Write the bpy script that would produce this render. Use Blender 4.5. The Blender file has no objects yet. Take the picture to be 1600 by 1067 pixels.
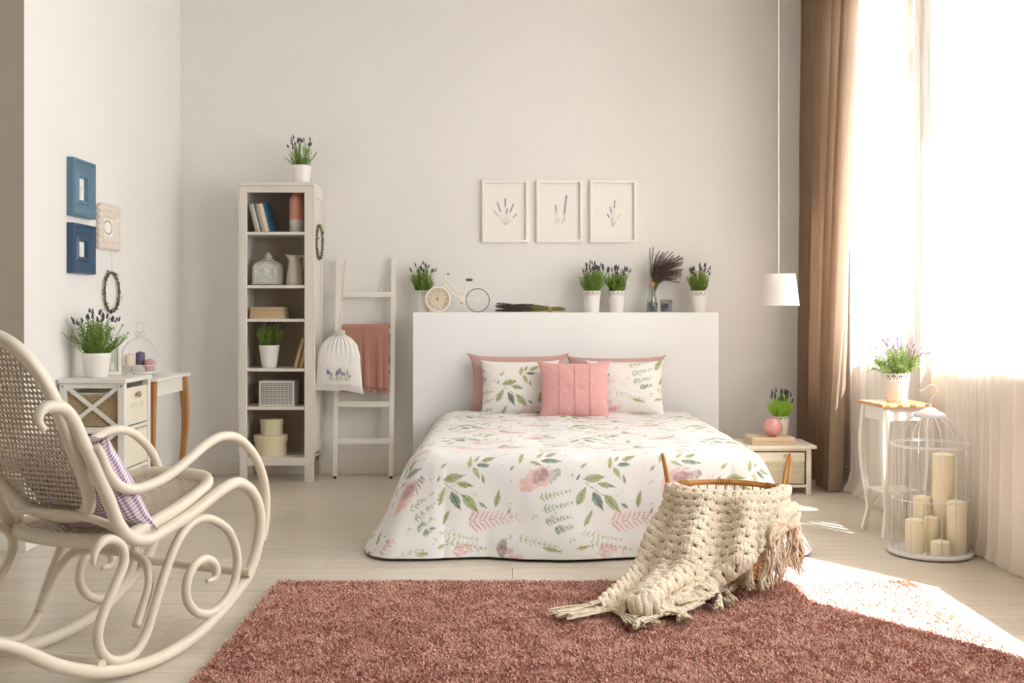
import bpy, math, random
import numpy as np
from mathutils import Vector, Matrix
PI = math.pi
SC = bpy.context.scene
COL = SC.collection

# ------------------------------------------------------------------ camera, light, exposure
cam_d = bpy.data.cameras.new('camera'); cam = bpy.data.objects.new('camera', cam_d); COL.objects.link(cam)
cam_d.sensor_width = 36.0; cam_d.sensor_fit = 'HORIZONTAL'
cam_d.lens = 36.0 * 1650.0 / 1600.0
cam_d.shift_y = -48.5 / 1600.0
cam_d.clip_start = 0.05; cam_d.clip_end = 200
cam.location = (0, 0, 1.14); cam.rotation_euler = (PI / 2, 0, 0)
SC.camera = cam

world = bpy.data.worlds.new('daylight'); SC.world = world; world.use_nodes = True
bgn = world.node_tree.nodes['Background']
bgn.inputs['Color'].default_value = (0.965, 0.985, 1.0, 1); bgn.inputs['Strength'].default_value = 8.0

SUN_DIR = Vector((-0.60, 0.80, -math.tan(math.radians(50.0)))).normalized()
sun_d = bpy.data.lights.new('sun', 'SUN'); sun = bpy.data.objects.new('sun', sun_d); COL.objects.link(sun)
sun_d.energy = 36.0; sun_d.angle = math.radians(0.6); sun_d.color = (1.0, 0.955, 0.905)
sun.location = (8, -8, 9); sun.rotation_euler = SUN_DIR.to_track_quat('-Z', 'Y').to_euler()

# daylight entering through the windows of the right wall (portals guide the sky's own light)
for (ya, yb) in ((5.80, 6.72), (4.30, 5.48), (2.18, 3.75)):
    pd = bpy.data.lights.new('window_daylight', 'AREA'); po = bpy.data.objects.new('window_daylight', pd); COL.objects.link(po)
    pd.shape = 'RECTANGLE'; pd.size = 2.2; pd.size_y = yb - ya
    pd.cycles.is_portal = True
    po.location = (2.50, (ya + yb) / 2, 1.99); po.rotation_euler = (0, PI / 2, 0)

SC.view_settings.view_transform = 'Standard'; SC.view_settings.look = 'None'
SC.view_settings.gamma = 1.0; SC.view_settings.use_curve_mapping = False
SC.view_settings.exposure = 1.06
SC.cycles.max_bounces = 14; SC.cycles.diffuse_bounces = 8; SC.cycles.glossy_bounces = 4
SC.cycles.transmission_bounces = 8; SC.cycles.transparent_max_bounces = 16
SC.cycles.use_denoising = True; SC.cycles.sample_clamp_indirect = 8.0
SC.cycles.caustics_reflective = False; SC.cycles.caustics_refractive = False

# ------------------------------------------------------------------ helpers
def lin(h):
    h = h.lstrip('#'); c = [int(h[i:i + 2], 16) / 255 for i in (0, 2, 4)]
    return tuple(v / 12.92 if v <= .04045 else ((v + .055) / 1.055) ** 2.4 for v in c)

MATS = {}
def mat(name, col, rough=.6, spec=.4, metal=0., var=0., vscale=6., bump=0., bscale=60., stretch=None,
        trans=0., sheen=0., translucent=0., coat=0.):
    """plain principled surface with procedural colour variation and fine relief"""
    if name in MATS: return MATS[name]
    m = bpy.data.materials.new(name); m.use_nodes = True; MATS[name] = m
    nt = m.node_tree; N = nt.nodes; L = nt.links; b = N['Principled BSDF']
    c = lin(col) if isinstance(col, str) else col
    b.inputs['Base Color'].default_value = (*c, 1); b.inputs['Roughness'].default_value = rough
    b.inputs['Specular IOR Level'].default_value = spec; b.inputs['Metallic'].default_value = metal
    b.inputs['Transmission Weight'].default_value = trans
    b.inputs['Sheen Weight'].default_value = sheen
    b.inputs['Coat Weight'].default_value = coat
    tc = N.new('ShaderNodeTexCoord'); mp = N.new('ShaderNodeMapping')
    L.new(tc.outputs['Object'], mp.inputs['Vector'])
    if stretch: mp.inputs['Scale'].default_value = stretch
    if var > 0:
        nz = N.new('ShaderNodeTexNoise'); nz.inputs['Scale'].default_value = vscale; nz.inputs['Detail'].default_value = 5
        L.new(mp.outputs[0], nz.inputs['Vector'])
        mx = N.new('ShaderNodeMix'); mx.data_type = 'RGBA'
        mx.inputs['A'].default_value = (*[v * (1 - var) for v in c], 1)
        mx.inputs['B'].default_value = (*[min(1, v * (1 + var)) for v in c], 1)
        L.new(nz.outputs['Fac'], mx.inputs['Factor']); L.new(mx.outputs['Result'], b.inputs['Base Color'])
    if bump > 0:
        n2 = N.new('ShaderNodeTexNoise'); n2.inputs['Scale'].default_value = bscale; n2.inputs['Detail'].default_value = 3
        L.new(mp.outputs[0], n2.inputs['Vector'])
        bp = N.new('ShaderNodeBump'); bp.inputs['Strength'].default_value = bump; bp.inputs['Distance'].default_value = .01
        L.new(n2.outputs['Fac'], bp.inputs['Height']); L.new(bp.outputs[0], b.inputs['Normal'])
    if translucent > 0:
        tr = N.new('ShaderNodeBsdfTranslucent'); tr.inputs['Color'].default_value = (*[min(1, v * 1.1) for v in c], 1)
        ms = N.new('ShaderNodeMixShader'); ms.inputs[0].default_value = translucent
        out = N['Material Output']
        L.new(b.outputs[0], ms.inputs[1]); L.new(tr.outputs[0], ms.inputs[2]); L.new(ms.outputs[0], out.inputs['Surface'])
    return m

def vcol_mat(name, rough=.8, weave=0., sheen=0., bscale=900.):
    """colour comes from the printed pattern stored on the cloth itself"""
    m = bpy.data.materials.new(name); m.use_nodes = True
    nt = m.node_tree; N = nt.nodes; L = nt.links; b = N['Principled BSDF']
    a = N.new('ShaderNodeAttribute'); a.attribute_name = 'print'
    L.new(a.outputs['Color'], b.inputs['Base Color'])
    b.inputs['Roughness'].default_value = rough; b.inputs['Specular IOR Level'].default_value = .2
    b.inputs['Sheen Weight'].default_value = sheen
    if weave:
        tc = N.new('ShaderNodeTexCoord'); nz = N.new('ShaderNodeTexNoise'); nz.inputs['Scale'].default_value = bscale
        L.new(tc.outputs['Object'], nz.inputs['Vector'])
        bp = N.new('ShaderNodeBump'); bp.inputs['Strength'].default_value = weave; bp.inputs['Distance'].default_value = .002
        L.new(nz.outputs['Fac'], bp.inputs['Height']); L.new(bp.outputs[0], b.inputs['Normal'])
    return m

def thing(name, label, cat, loc=(0, 0, 0), rz=0., group=None, rot=None):
    o = bpy.data.objects.new(name, None); COL.objects.link(o)
    o.empty_display_size = .05
    o.location = loc; o.rotation_euler = rot if rot else (0, 0, rz)
    o['label'] = label; o['category'] = cat
    if group: o['group'] = group
    return o

def tag(o, label, cat, group=None):
    o['label'] = label; o['category'] = cat
    if group: o['group'] = group
    return o

class MB:
    def __init__(self): self.v = []; self.f = []
    def add(self, v, f):
        n = len(self.v); self.v.extend([tuple(p) for p in v]); self.f.extend([tuple(i + n for i in q) for q in f]); return self
    def box(self, x0, x1, y0, y1, z0, z1, M=None):
        v = [(x, y, z) for z in (z0, z1) for y in (y0, y1) for x in (x0, x1)]
        if M is not None: v = [tuple(M @ Vector(p)) for p in v]
        return self.add(v, [(0, 2, 3, 1), (4, 5, 7, 6), (0, 1, 5, 4), (2, 6, 7, 3), (0, 4, 6, 2), (1, 3, 7, 5)])
    def lathe(self, prof, seg=32, c=(0, 0, 0), sx=1., sy=1., M=None):
        v = []; f = []; n = len(prof)
        for i in range(seg):
            a = 2 * PI * i / seg
            for r, z in prof: v.append((c[0] + r * math.cos(a) * sx, c[1] + r * math.sin(a) * sy, c[2] + z))
        for i in range(seg):
            j = (i + 1) % seg
            for k in range(n - 1): f.append((i * n + k, j * n + k, j * n + k + 1, i * n + k + 1))
        if M is not None: v = [tuple(M @ Vector(p)) for p in v]
        return self.add(v, f)
    def cyl(self, x, y, z0, z1, r, seg=20, r2=None):
        r2 = r if r2 is None else r2
        return self.lathe([(0, z0), (r, z0), (r2, z1), (0, z1)], seg, (x, y, 0))
    def ball(self, c, r, seg=12, sz=1.):
        return self.lathe([(r * math.sin(PI * k / (seg // 2)), -r * sz * math.cos(PI * k / (seg // 2))) for k in range(seg // 2 + 1)], seg, c)
    def tube(self, path, r, seg=8, closed=False, cap=True):
        P = np.array(path, float); n = len(P)
        R = np.full(n, r, float) if np.isscalar(r) else np.interp(np.linspace(0, 1, n), np.linspace(0, 1, len(r)), r)
        T = np.zeros_like(P)
        if closed: T = np.roll(P, -1, 0) - np.roll(P, 1, 0)
        else:
            T[1:-1] = P[2:] - P[:-2]; T[0] = P[1] - P[0]; T[-1] = P[-1] - P[-2]
        T /= np.linalg.norm(T, axis=1)[:, None] + 1e-12
        u = np.cross(T[0], [0, 0, 1.]);
        if np.linalg.norm(u) < .05: u = np.cross(T[0], [1., 0, 0])
        u /= np.linalg.norm(u); U = []
        for i in range(n):
            u = u - T[i] * np.dot(u, T[i]); u /= np.linalg.norm(u) + 1e-12; U.append(u.copy())
        U = np.array(U); W = np.cross(T, U)
        if closed:   # spread the twist mismatch
            u2 = U[-1] - T[0] * np.dot(U[-1], T[0]); u2 /= np.linalg.norm(u2) + 1e-12
            ang = math.atan2(np.dot(u2, W[0]), np.dot(u2, U[0]))
            a = -ang * np.arange(n) / n
            U, W = U * np.cos(a)[:, None] + W * np.sin(a)[:, None], -U * np.sin(a)[:, None] + W * np.cos(a)[:, None]
        an = np.arange(seg) * 2 * PI / seg
        V = P[:, None, :] + R[:, None, None] * (np.cos(an)[None, :, None] * U[:, None, :] + np.sin(an)[None, :, None] * W[:, None, :])
        V = V.reshape(-1, 3); f = []
        for i in range(n if closed else n - 1):
            j = (i + 1) % n
            for k in range(seg):
                l = (k + 1) % seg
                f.append((i * seg + k, i * seg + l, j * seg + l, j * seg + k))
        if cap and not closed:
            f.append(tuple(range(seg - 1, -1, -1))); f.append(tuple((n - 1) * seg + k for k in range(seg)))
        return self.add(V.tolist(), f)
    def grid(self, V, closed_u=False, closed_v=False):
        V = np.asarray(V); nu, nv = V.shape[:2]; f = []
        for i in range(nu if closed_u else nu - 1):
            i2 = (i + 1) % nu
            for j in range(nv if closed_v else nv - 1):
                j2 = (j + 1) % nv
                f.append((i * nv + j, i2 * nv + j, i2 * nv + j2, i * nv + j2))
        return self.add(V.reshape(-1, 3).tolist(), f)
    def prism(self, poly, h0, h1, M=None, axis='z'):
        n = len(poly)
        if axis == 'z': v = [(x, y, h0) for x, y in poly] + [(x, y, h1) for x, y in poly]
        elif axis == 'y': v = [(x, h0, z) for x, z in poly] + [(x, h1, z) for x, z in poly]
        else: v = [(h0, y, z) for y, z in poly] + [(h1, y, z) for y, z in poly]
        if M is not None: v = [tuple(M @ Vector(p)) for p in v]
        f = [tuple(range(n)), tuple(range(2 * n - 1, n - 1, -1))] + [(i, (i + 1) % n, n + (i + 1) % n, n + i) for i in range(n)]
        return self.add(v, f)
    def build(self, name, m, parent=None, smooth=False, bevel=0., loc=None, rot=None, solid=0., sub=0, kind=None, fixn=True):
        me = bpy.data.meshes.new(name); me.from_pydata(self.v, [], self.f); me.update()
        if fixn:
            import bmesh
            bm = bmesh.new(); bm.from_mesh(me); bmesh.ops.recalc_face_normals(bm, faces=bm.faces); bm.to_mesh(me); bm.free()
        o = bpy.data.objects.new(name, me); COL.objects.link(o); me.materials.append(m)
        if parent is not None: o.parent = parent
        if loc is not None: o.location = loc
        if rot is not None: o.rotation_euler = rot
        if smooth: me.shade_smooth()
        if smooth == 'auto': me.set_sharp_from_angle(angle=math.radians(40))
        if solid:
            s = o.modifiers.new('thick', 'SOLIDIFY'); s.thickness = solid; s.offset = 0
        if bevel:
            bv = o.modifiers.new('bevel', 'BEVEL'); bv.width = bevel; bv.segments = 2; bv.limit_method = 'ANGLE'
        if sub:
            s = o.modifiers.new('sub', 'SUBSURF'); s.levels = sub; s.render_levels = sub
        if kind: o['kind'] = kind
        return o

def fast_mesh(name, V, F, m, parent=None, smooth=False, kind=None):
    """numpy arrays -> object; F is (n,4) or (n,3)"""
    V = np.asarray(V, np.float32); F = np.asarray(F, np.int32); k = F.shape[1]
    me = bpy.data.meshes.new(name)
    me.vertices.add(len(V)); me.vertices.foreach_set('co', V.ravel())
    me.loops.add(F.size); me.loops.foreach_set('vertex_index', F.ravel())
    me.polygons.add(len(F)); me.polygons.foreach_set('loop_start', np.arange(0, F.size, k, dtype=np.int32))
    me.update(calc_edges=True); me.validate()
    o = bpy.data.objects.new(name, me); COL.objects.link(o); me.materials.append(m)
    if parent is not None: o.parent = parent
    if smooth: me.shade_smooth()
    if kind: o['kind'] = kind
    return o

def grid_faces(nu, nv):
    i = np.arange(nu - 1)[:, None] * nv + np.arange(nv - 1)[None, :]
    return np.stack([i, i + nv, i + nv + 1, i + 1], -1).reshape(-1, 4)

def set_print(o, C):
    me = o.data; a = me.color_attributes.new('print', 'FLOAT_COLOR', 'POINT')
    C = np.clip(np.asarray(C, np.float32), 0, 1); C4 = np.ones((len(C), 4), np.float32); C4[:, :3] = C
    a.data.foreach_set('color', C4.ravel())

def spline(pts, n=8, closed=False):
    P = np.array(pts, float); m = len(P); out = []
    for i in range(m if closed else m - 1):
        if closed: p0, p1, p2, p3 = P[(i - 1) % m], P[i], P[(i + 1) % m], P[(i + 2) % m]
        else: p1, p2 = P[i], P[i + 1]; p0 = P[i - 1] if i > 0 else 2 * p1 - p2; p3 = P[i + 2] if i + 2 < m else 2 * p2 - p1
        for k in range(n):
            t = k / n
            out.append(.5 * ((2 * p1) + (-p0 + p2) * t + (2 * p0 - 5 * p1 + 4 * p2 - p3) * t * t + (-p0 + 3 * p1 - 3 * p2 + p3) * t ** 3))
    if not closed: out.append(P[-1])
    return np.array(out)

def smoothpath(pts, it=2):
    P = np.array(pts, float)
    for _ in range(it): P[1:-1] = .25 * P[:-2] + .5 * P[1:-1] + .25 * P[2:]
    return P

_rngn = np.random.RandomState(7); _tab = _rngn.rand(256, 256)
def vnoise(x, y):
    x = np.asarray(x, float); y = np.asarray(y, float)
    xi = np.floor(x).astype(int); yi = np.floor(y).astype(int); fx = x - xi; fy = y - yi
    fx = fx * fx * (3 - 2 * fx); fy = fy * fy * (3 - 2 * fy)
    g = lambda a, b: _tab[a & 255, b & 255]
    return (g(xi, yi) * (1 - fx) + g(xi + 1, yi) * fx) * (1 - fy) + (g(xi, yi + 1) * (1 - fx) + g(xi + 1, yi + 1) * fx) * fy
def fnoise(x, y, o=3):
    s = 0; a = 1; t = 0
    for k in range(o): s = s + a * vnoise(x * 2 ** k + 17.3 * k, y * 2 ** k + 5.1 * k); t += a; a *= .5
    return s / t * 2 - 1

# -------- printed botanical pattern: every stroke is flat print on the cloth
class Print:
    def __init__(self, u, v, base, period=None):
        self.u = u; self.v = v; self.P = period
        self.C = np.tile(np.array(base, float), (len(u), 1)); self.n = .5 + .5 * fnoise(u * 90, v * 90, 3)
    def local(self, cu, cv, ang):
        du = self.u - cu; dv = self.v - cv
        if self.P:
            du = (du + self.P[0] / 2) % self.P[0] - self.P[0] / 2
            dv = (dv + self.P[1] / 2) % self.P[1] - self.P[1] / 2
        c, s = math.cos(ang), math.sin(ang)
        return du * c + dv * s, -du * s + dv * c
    def put(self, m, col, a):
        a = (np.clip(a, 0, 1) * m)[:, None]; self.C = self.C * (1 - a) + np.array(col) * a
    def leaf(self, cu, cv, ang, L, W, col, a=.85, vein=None):
        x, y = self.local(cu, cv, ang); t = np.clip(x / L + .5, 0, 1)
        w = W / 2 * np.sin(PI * t ** .8) ** .9
        m = ((np.abs(x) < L / 2) & (np.abs(y) < w)).astype(float)
        self.put(m, col, a * (.55 + .6 * self.n))
        if vein is not None:
            m = ((np.abs(x) < L * .56) & (np.abs(y) < .0022)).astype(float); self.put(m, vein, np.full_like(x, .7))
    def stroke(self, cu, cv, ang, L, W, col, a=.8, bend=0.):
        x, y = self.local(cu, cv, ang); y = y - bend * (1 - (2 * x / L) ** 2)
        self.put(((np.abs(x) < L / 2) & (np.abs(y) < W / 2)).astype(float), col, np.full_like(x, a))
    def blob(self, cu, cv, ang, L, W, col, a=.7, rough=.35, sc=60):
        x, y = self.local(cu, cv, ang)
        r = np.sqrt((x / (L / 2)) ** 2 + (y / (W / 2)) ** 2) + rough * fnoise(self.u * sc, self.v * sc + 9, 2)
        self.put((r < 1).astype(float), col, a * (.35 + .9 * self.n))
    def fern(self, cu, cv, ang, L, W, col, n=8, a=.8, lw=.3, stem=True):
        c, s = math.cos(ang), math.sin(ang)
        if stem: self.stroke(cu, cv, ang, L, .0028, [q * .7 for q in col], .6)
        for k in range(n):
            t = (k + .5) / n - .5
            for sd in (-1, 1):
                wl = W * (1 - .6 * (t + .5)) * .55; aa = ang + sd * .95
                px = cu + c * t * L + math.cos(aa) * wl / 2; py = cv + s * t * L + math.sin(aa) * wl / 2
                self.leaf(px, py, aa, wl, wl * lw, col, a)

G1, G2, G3, G4 = lin('8f9c5a'), lin('4f6b52'), lin('a9ad72'), lin('6f8f74')
PK, PK2, MV, RS = lin('d89a94'), lin('c98484'), lin('7d5663'), lin('e7bcb6')
def botanical(u, v, base):
    p = Print(u, v, base, (.66, .60))
    def px(x, y): return (x - 713) / 340., (885 - y) / 340.      # motif spacing measured from the cloth's hem
    def lf(x, y, deg, L, W, c, vein=True):
        a, b = px(x, y); p.leaf(a, b, math.radians(deg), L / 340., W / 340., c, .9, [q * .55 for q in c] if vein else None)
    # big sprig
    for q in ((707, 760, 12, 33, 14, G1), (725, 771, -10, 26, 10, G1), (685, 789, 62, 30, 13, G1), (711, 797, -62, 31, 14, G2), (734, 801, -48, 36, 15, G1)): lf(*q)
    a, b = px(708, 780); p.stroke(a, b, math.radians(-35), .13, .003, lin('7d6f58'))
    # small sprig
    for q in ((733, 733, 82, 20, 8, G3), (744, 727, 60, 13, 6, G3), (763, 727, 22, 24, 9, G1), (755, 739, 0, 22, 8, G2), (743, 752, -62, 20, 9, G3)): lf(*q)
    # third sprig
    for q in ((815, 726, 75, 20, 8, G3), (845, 720, 50, 18, 7, G3), (863, 719, 30, 20, 9, G1), (862, 733, -4, 30, 10, G4), (838, 737, -20, 18, 6, G3)): lf(*q)
    # single leaves
    for q in ((777, 793, 78, 26, 9, G1), (695, 823, 60, 26, 8, G1), (754, 763, -80, 13, 5, G1), (754, 804, -38, 13, 6, G4), (690, 740, 40, 12, 5, G3),
              (862, 870, -12, 26, 8, G3), (686, 867, 10, 20, 7, G3), (800, 745, 50, 9, 4, G4), (796, 812, 70, 9, 3, G4), (905, 760, 55, 9, 4, G2)): lf(*q)
    # blossom that reads as a bundle of petals
    a, b = px(838, 762); p.blob(a, b, .5, .15, .085, PK, .6); p.blob(a + .02, b + .012, .5, .08, .05, MV, .55); p.blob(a - .045, b - .03, .6, .07, .05, RS, .7)
    for k in range(5): p.stroke(a + .075 + .004 * k, b + .035 - .008 * k, .35 + .1 * k, .075, .005, MV, .6)
    a, b = px(800, 655 + 30); p.blob(a, b, .1, .14, .05, PK, .5); p.blob(a + .01, b, .1, .07, .03, PK2, .5)
    # ferns
    for (x, y, c, w) in ((868, 785, G1, 52), (872, 804, G4, 50), (872, 824, G4, 44), (880, 838, G2, 30)):
        a, b = px(x, y); p.fern(a, b, .22, w / 340., .05, c, 8, .8, .34)
    for (x, y, c) in ((715, 852, G3), (728, 866, G1), (842, 860, G3)):
        a, b = px(x, y); p.fern(a, b, -.2, .2, .05, c, 9, .7, .28)
    # pink feather leaves
    for (x, y, L, W) in ((768, 826, 82, 34), (722, 874, 30, 22), (640, 700, 50, 22), (755, 690, 40, 18)):
        a, b = px(x, y); p.fern(a, b, .12, L / 340., W / 340. * 1.3, PK, 10, .85, .16)
    a, b = px(785, 870); p.blob(a, b, 1.4, .09, .045, MV, .75); p.blob(a + .03, b - .012, .2, .05, .03, PK2, .5)
    # little twigs and specks
    rr = random.Random(5)
    for k in range(26):
        a, b = rr.random() * .66, rr.random() * .6; g = rr.choice([G1, G3, G4, PK, lin('8a7a66')]); an = rr.random() * PI
        p.stroke(a, b, an, .03, .0022, g, .55, .004); p.leaf(a + .012, b + .006, an + .5, .014, .006, g, .7)
    return p.C

def pillow(name, m, w, h, t, parent=None, nx=70, nz=60, ears=.03, seedv=0., wr=.006, print_fn=None, rot=(0, 0, 0), loc=(0, 0, 0), pinch=.045):
    """cushion standing in the XZ plane, base at z=0, +-t/2 thick in Y"""
    a = np.linspace(-1, 1, nx); b = np.linspace(-1, 1, nz); A, B = np.meshgrid(a, b, indexing='ij')
    def side(sg):
        bod = np.clip((1 - np.abs(A) ** 2.6) * (1 - np.abs(B) ** 2.6), 0, 1) ** .5
        X = A * w / 2 * (1 - pinch * (1 - B ** 2)) ; Z = (B * h / 2 * (1 - pinch * (1 - A ** 2)) + h / 2)
        X = X + np.sign(A) * ears * (np.abs(A * B)) ** 9 ; Z = Z + np.sign(B) * ears * .6 * (np.abs(A * B)) ** 9
        cr = wr * fnoise(A * 3 + seedv, B * 3 + sg, 3) * bod + wr * .5 * np.sin(14 * (np.abs(A) - np.abs(B))) * (np.abs(A * B)) ** 1.5
        Y = -sg * (bod * t / 2) + cr
        return np.stack([X, Y, Z], -1).reshape(-1, 3)
    F = grid_faces(nx, nz); n = nx * nz
    V = np.concatenate([side(1), side(-1)]); FF = np.concatenate([F[:, ::-1], F + n])
    o = fast_mesh(name, V, FF, m, parent, True)
    me = o.data; uv = me.uv_layers.new(name='uv')
    li = np.zeros(len(me.loops), np.int32); me.loops.foreach_get('vertex_index', li)
    UVv = np.concatenate([np.stack([A.ravel() * w / 2, B.ravel() * h / 2], -1)] * 2)
    uv.data.foreach_set('uv', UVv[li].astype(np.float32).ravel())
    if print_fn is not None: set_print(o, print_fn(UVv[:, 0], UVv[:, 1]))
    o.location = loc; o.rotation_euler = rot
    return o
# ------------------------------------------------------------------ the room
WALL = mat('wall_paint', (.78, .77, .755), .85, .2, var=.02, vscale=1.5, bump=.04, bscale=220)
WHITE = mat('white_lacquer', (.80, .78, .74), .42, .4)
CEIL = mat('ceiling_paint', (.80, .78, .74), .9, .2, var=.01)
BASEB = mat('baseboard_paint', (.76, .73, .68), .5, .4)
XL, XR, YB, YP, HC = -2.31, 2.21, 7.356, 5.0, 3.75
def struct(name, mb, m, **k):
    o = mb.build(name, m, **k); o['kind'] = 'structure'; return o
struct('wall_back', MB().box(-4.2, 2.6, YB, YB + .15, 0, HC), WALL)
wl = struct('wall_left', MB().box(-4.2, XL, YP, YB, 0, HC), WALL)
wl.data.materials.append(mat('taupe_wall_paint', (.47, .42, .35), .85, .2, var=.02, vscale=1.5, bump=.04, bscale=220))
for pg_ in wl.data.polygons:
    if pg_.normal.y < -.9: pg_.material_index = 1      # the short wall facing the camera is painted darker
struct('wall_left_near', MB().box(-4.2, -4.0, -3.0, YP, 0, HC), WALL)
struct('wall_front', MB().box(-4.2, 2.6, -3.15, -3.0, 0, HC), WALL)
struct('ceiling', MB().box(-4.2, 2.6, -3.15, YB + .15, HC, HC + .12), CEIL)
# right wall with four tall window openings
OPEN = [(2.18, 3.75), (4.30, 5.48), (5.80, 6.72)]; SILL, HEAD, TW = .88, 3.05, .36
w = MB(); w.box(XR, XR + TW, -3.0, YB, 0, SILL); w.box(XR, XR + TW, -3.0, YB, HEAD, HC)
y = -3.0
for a, b in OPEN: w.box(XR, XR + TW, y, a, SILL, HEAD); y = b
w.box(XR, XR + TW, y, YB, SILL, HEAD)
struct('wall_right', w, WALL)
# baseboards
struct('baseboard_back', MB().box(XL, XR, YB - .016, YB, 0, .105), BASEB, bevel=.004)
struct('baseboard_left', MB().box(XL, XL + .016, YP, YB - .016, 0, .105), BASEB, bevel=.004)
struct('baseboard_left_near', MB().box(-4.0, XL + .016, YP - .016, YP, 0, .105), BASEB, bevel=.004)
struct('baseboard_right', MB().box(XR - .016, XR, -3.0, YB - .016, 0, .11), BASEB, bevel=.004)

# floor slab and boards
FLOORM = mat('floor_under', (.45, .41, .36), .6, .3)
FB = bpy.data.materials.new('floor_board'); FB.use_nodes = True
nt = FB.node_tree; N = nt.nodes; L = nt.links; b = N['Principled BSDF']
tc = N.new('ShaderNodeTexCoord'); mp = N.new('ShaderNodeMapping'); mp.inputs['Scale'].default_value = (1.6, 26, 1)
oi = N.new('ShaderNodeObjectInfo'); ad = N.new('ShaderNodeVectorMath'); ad.operation = 'ADD'
L.new(tc.outputs['Object'], mp.inputs['Vector']); L.new(mp.outputs[0], ad.inputs[0]); L.new(oi.outputs['Location'], ad.inputs[1])
nz = N.new('ShaderNodeTexNoise'); nz.inputs['Scale'].default_value = 1.6; nz.inputs['Detail'].default_value = 6; nz.inputs['Distortion'].default_value = .6
L.new(ad.outputs[0], nz.inputs['Vector'])
rp = N.new('ShaderNodeValToRGB'); rp.color_ramp.elements[0].position = .3; rp.color_ramp.elements[0].color = (.55, .49, .41, 1)
rp.color_ramp.elements[1].position = .72; rp.color_ramp.elements[1].color = (.67, .61, .52, 1)
L.new(nz.outputs['Fac'], rp.inputs['Fac'])
hs = N.new('ShaderNodeHueSaturation'); mr = N.new('ShaderNodeMapRange')
L.new(oi.outputs['Random'], mr.inputs['Value']); mr.inputs['To Min'].default_value = .95; mr.inputs['To Max'].default_value = 1.05
L.new(mr.outputs[0], hs.inputs['Value']); L.new(rp.outputs['Color'], hs.inputs['Color']); L.new(hs.outputs[0], b.inputs['Base Color'])
b.inputs['Roughness'].default_value = .30; b.inputs['Specular IOR Level'].default_value = .45
bp = N.new('ShaderNodeBump'); bp.inputs['Strength'].default_value = .05; bp.inputs['Distance'].default_value = .004
L.new(nz.outputs['Fac'], bp.inputs['Height']); L.new(bp.outputs[0], b.inputs['Normal'])
floor = struct('floor', MB().box(-4.2, 2.6, -3.15, 2.74, -.12, -.0005).box(-4.2, 2.6, 2.74, YB + .15, -.12, -.015), FLOORM)
floor.data.materials[0] = FB if False else FLOORM
MATS['floor_under'].node_tree.nodes['Principled BSDF'].inputs['Base Color'].default_value = (.55, .49, .41, 1)
PW, PLN = .193, 1.42
pm = MB().box(0, PLN - .0016, 0, PW - .0016, -.0145, 0)
p0 = pm.build('floor_plank', FB, floor, bevel=.0012)
rr = random.Random(3); first = True; row = 0; yy = 2.745
while yy < YB - .01:
    xx = -4.0 - rr.random() * 1.1
    while xx < XR:
        # boards that would run under the left wall block are left out
        if not (yy >= YP and xx + PLN < XL):
            o = p0 if first else p0.copy()
            if not first: COL.objects.link(o); o.parent = floor
            first = False; o.location = (xx, yy, 0)
            x1 = min(xx + PLN, XR); o.scale = ((x1 - xx) / PLN, 1, 1)
            if yy + PW > YB: o.scale[1] = (YB - yy) / PW
        xx += PLN
    yy += PW

# windows: white sash frames with glass and a deep reveal
PANE = bpy.data.materials.new('window_glass'); PANE.use_nodes = True
nt = PANE.node_tree; N = nt.nodes; L = nt.links; N.remove(N['Principled BSDF'])
tb = N.new('ShaderNodeBsdfTransparent'); gb = N.new('ShaderNodeBsdfGlossy'); gb.inputs['Roughness'].default_value = .02
lw = N.new('ShaderNodeLayerWeight'); lw.inputs['Blend'].default_value = .2; fr = N.new('ShaderNodeMapRange'); fr.inputs['To Min'].default_value = .04; fr.inputs['To Max'].default_value = .45; ms = N.new('ShaderNodeMixShader')
L.new(lw.outputs['Facing'], fr.inputs['Value'])
L.new(fr.outputs[0], ms.inputs[0]); L.new(tb.outputs[0], ms.inputs[1]); L.new(gb.outputs[0], ms.inputs[2]); L.new(ms.outputs[0], N['Material Output'].inputs['Surface'])
FRM = mat('window_frame_paint', (.83, .81, .78), .4, .4)
for i, (a, bb) in enumerate(reversed(OPEN)):
    x0, x1 = XR + .17, XR + .24
    wn = struct('window_%d' % (i + 1), MB().box(XR - .02, XR + .17, a - .0, bb + .0, SILL - .035, SILL), FRM, bevel=.004)
    fm = MB(); t = .065
    fm.box(x0, x1, a, a + t, SILL, HEAD); fm.box(x0, x1, bb - t, bb, SILL, HEAD)
    fm.box(x0, x1, a + t, bb - t, SILL, SILL + t); fm.box(x0, x1, a + t, bb - t, HEAD - t, HEAD)
    fm.box(x0, x1, a + t, bb - t, 2.62, 2.62 + .07)
    fm.build('window_frame', FRM, wn, bevel=.004)
    sh = MB(); y0, y1, z0, z1 = a + t, bb - t, SILL + t, 2.62; q = .05
    sh.box(x0 + .01, x1 - .01, y0, y0 + q, z0, z1); sh.box(x0 + .01, x1 - .01, y1 - q, y1, z0, z1)
    sh.box(x0 + .01, x1 - .01, y0 + q, y1 - q, z0, z0 + q); sh.box(x0 + .01, x1 - .01, y0 + q, y1 - q, z1 - q, z1)
    sh.build('window_sash', FRM, wn, bevel=.003)
    MB().box(x0 + .03, x0 + .036, y0 + q, y1 - q, z0 + q, z1 - q).build('window_pane', PANE, wn)
    MB().box(x0 + .03, x0 + .036, y0, y1, 2.69, HEAD - t).build('window_pane', PANE, wn)

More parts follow.
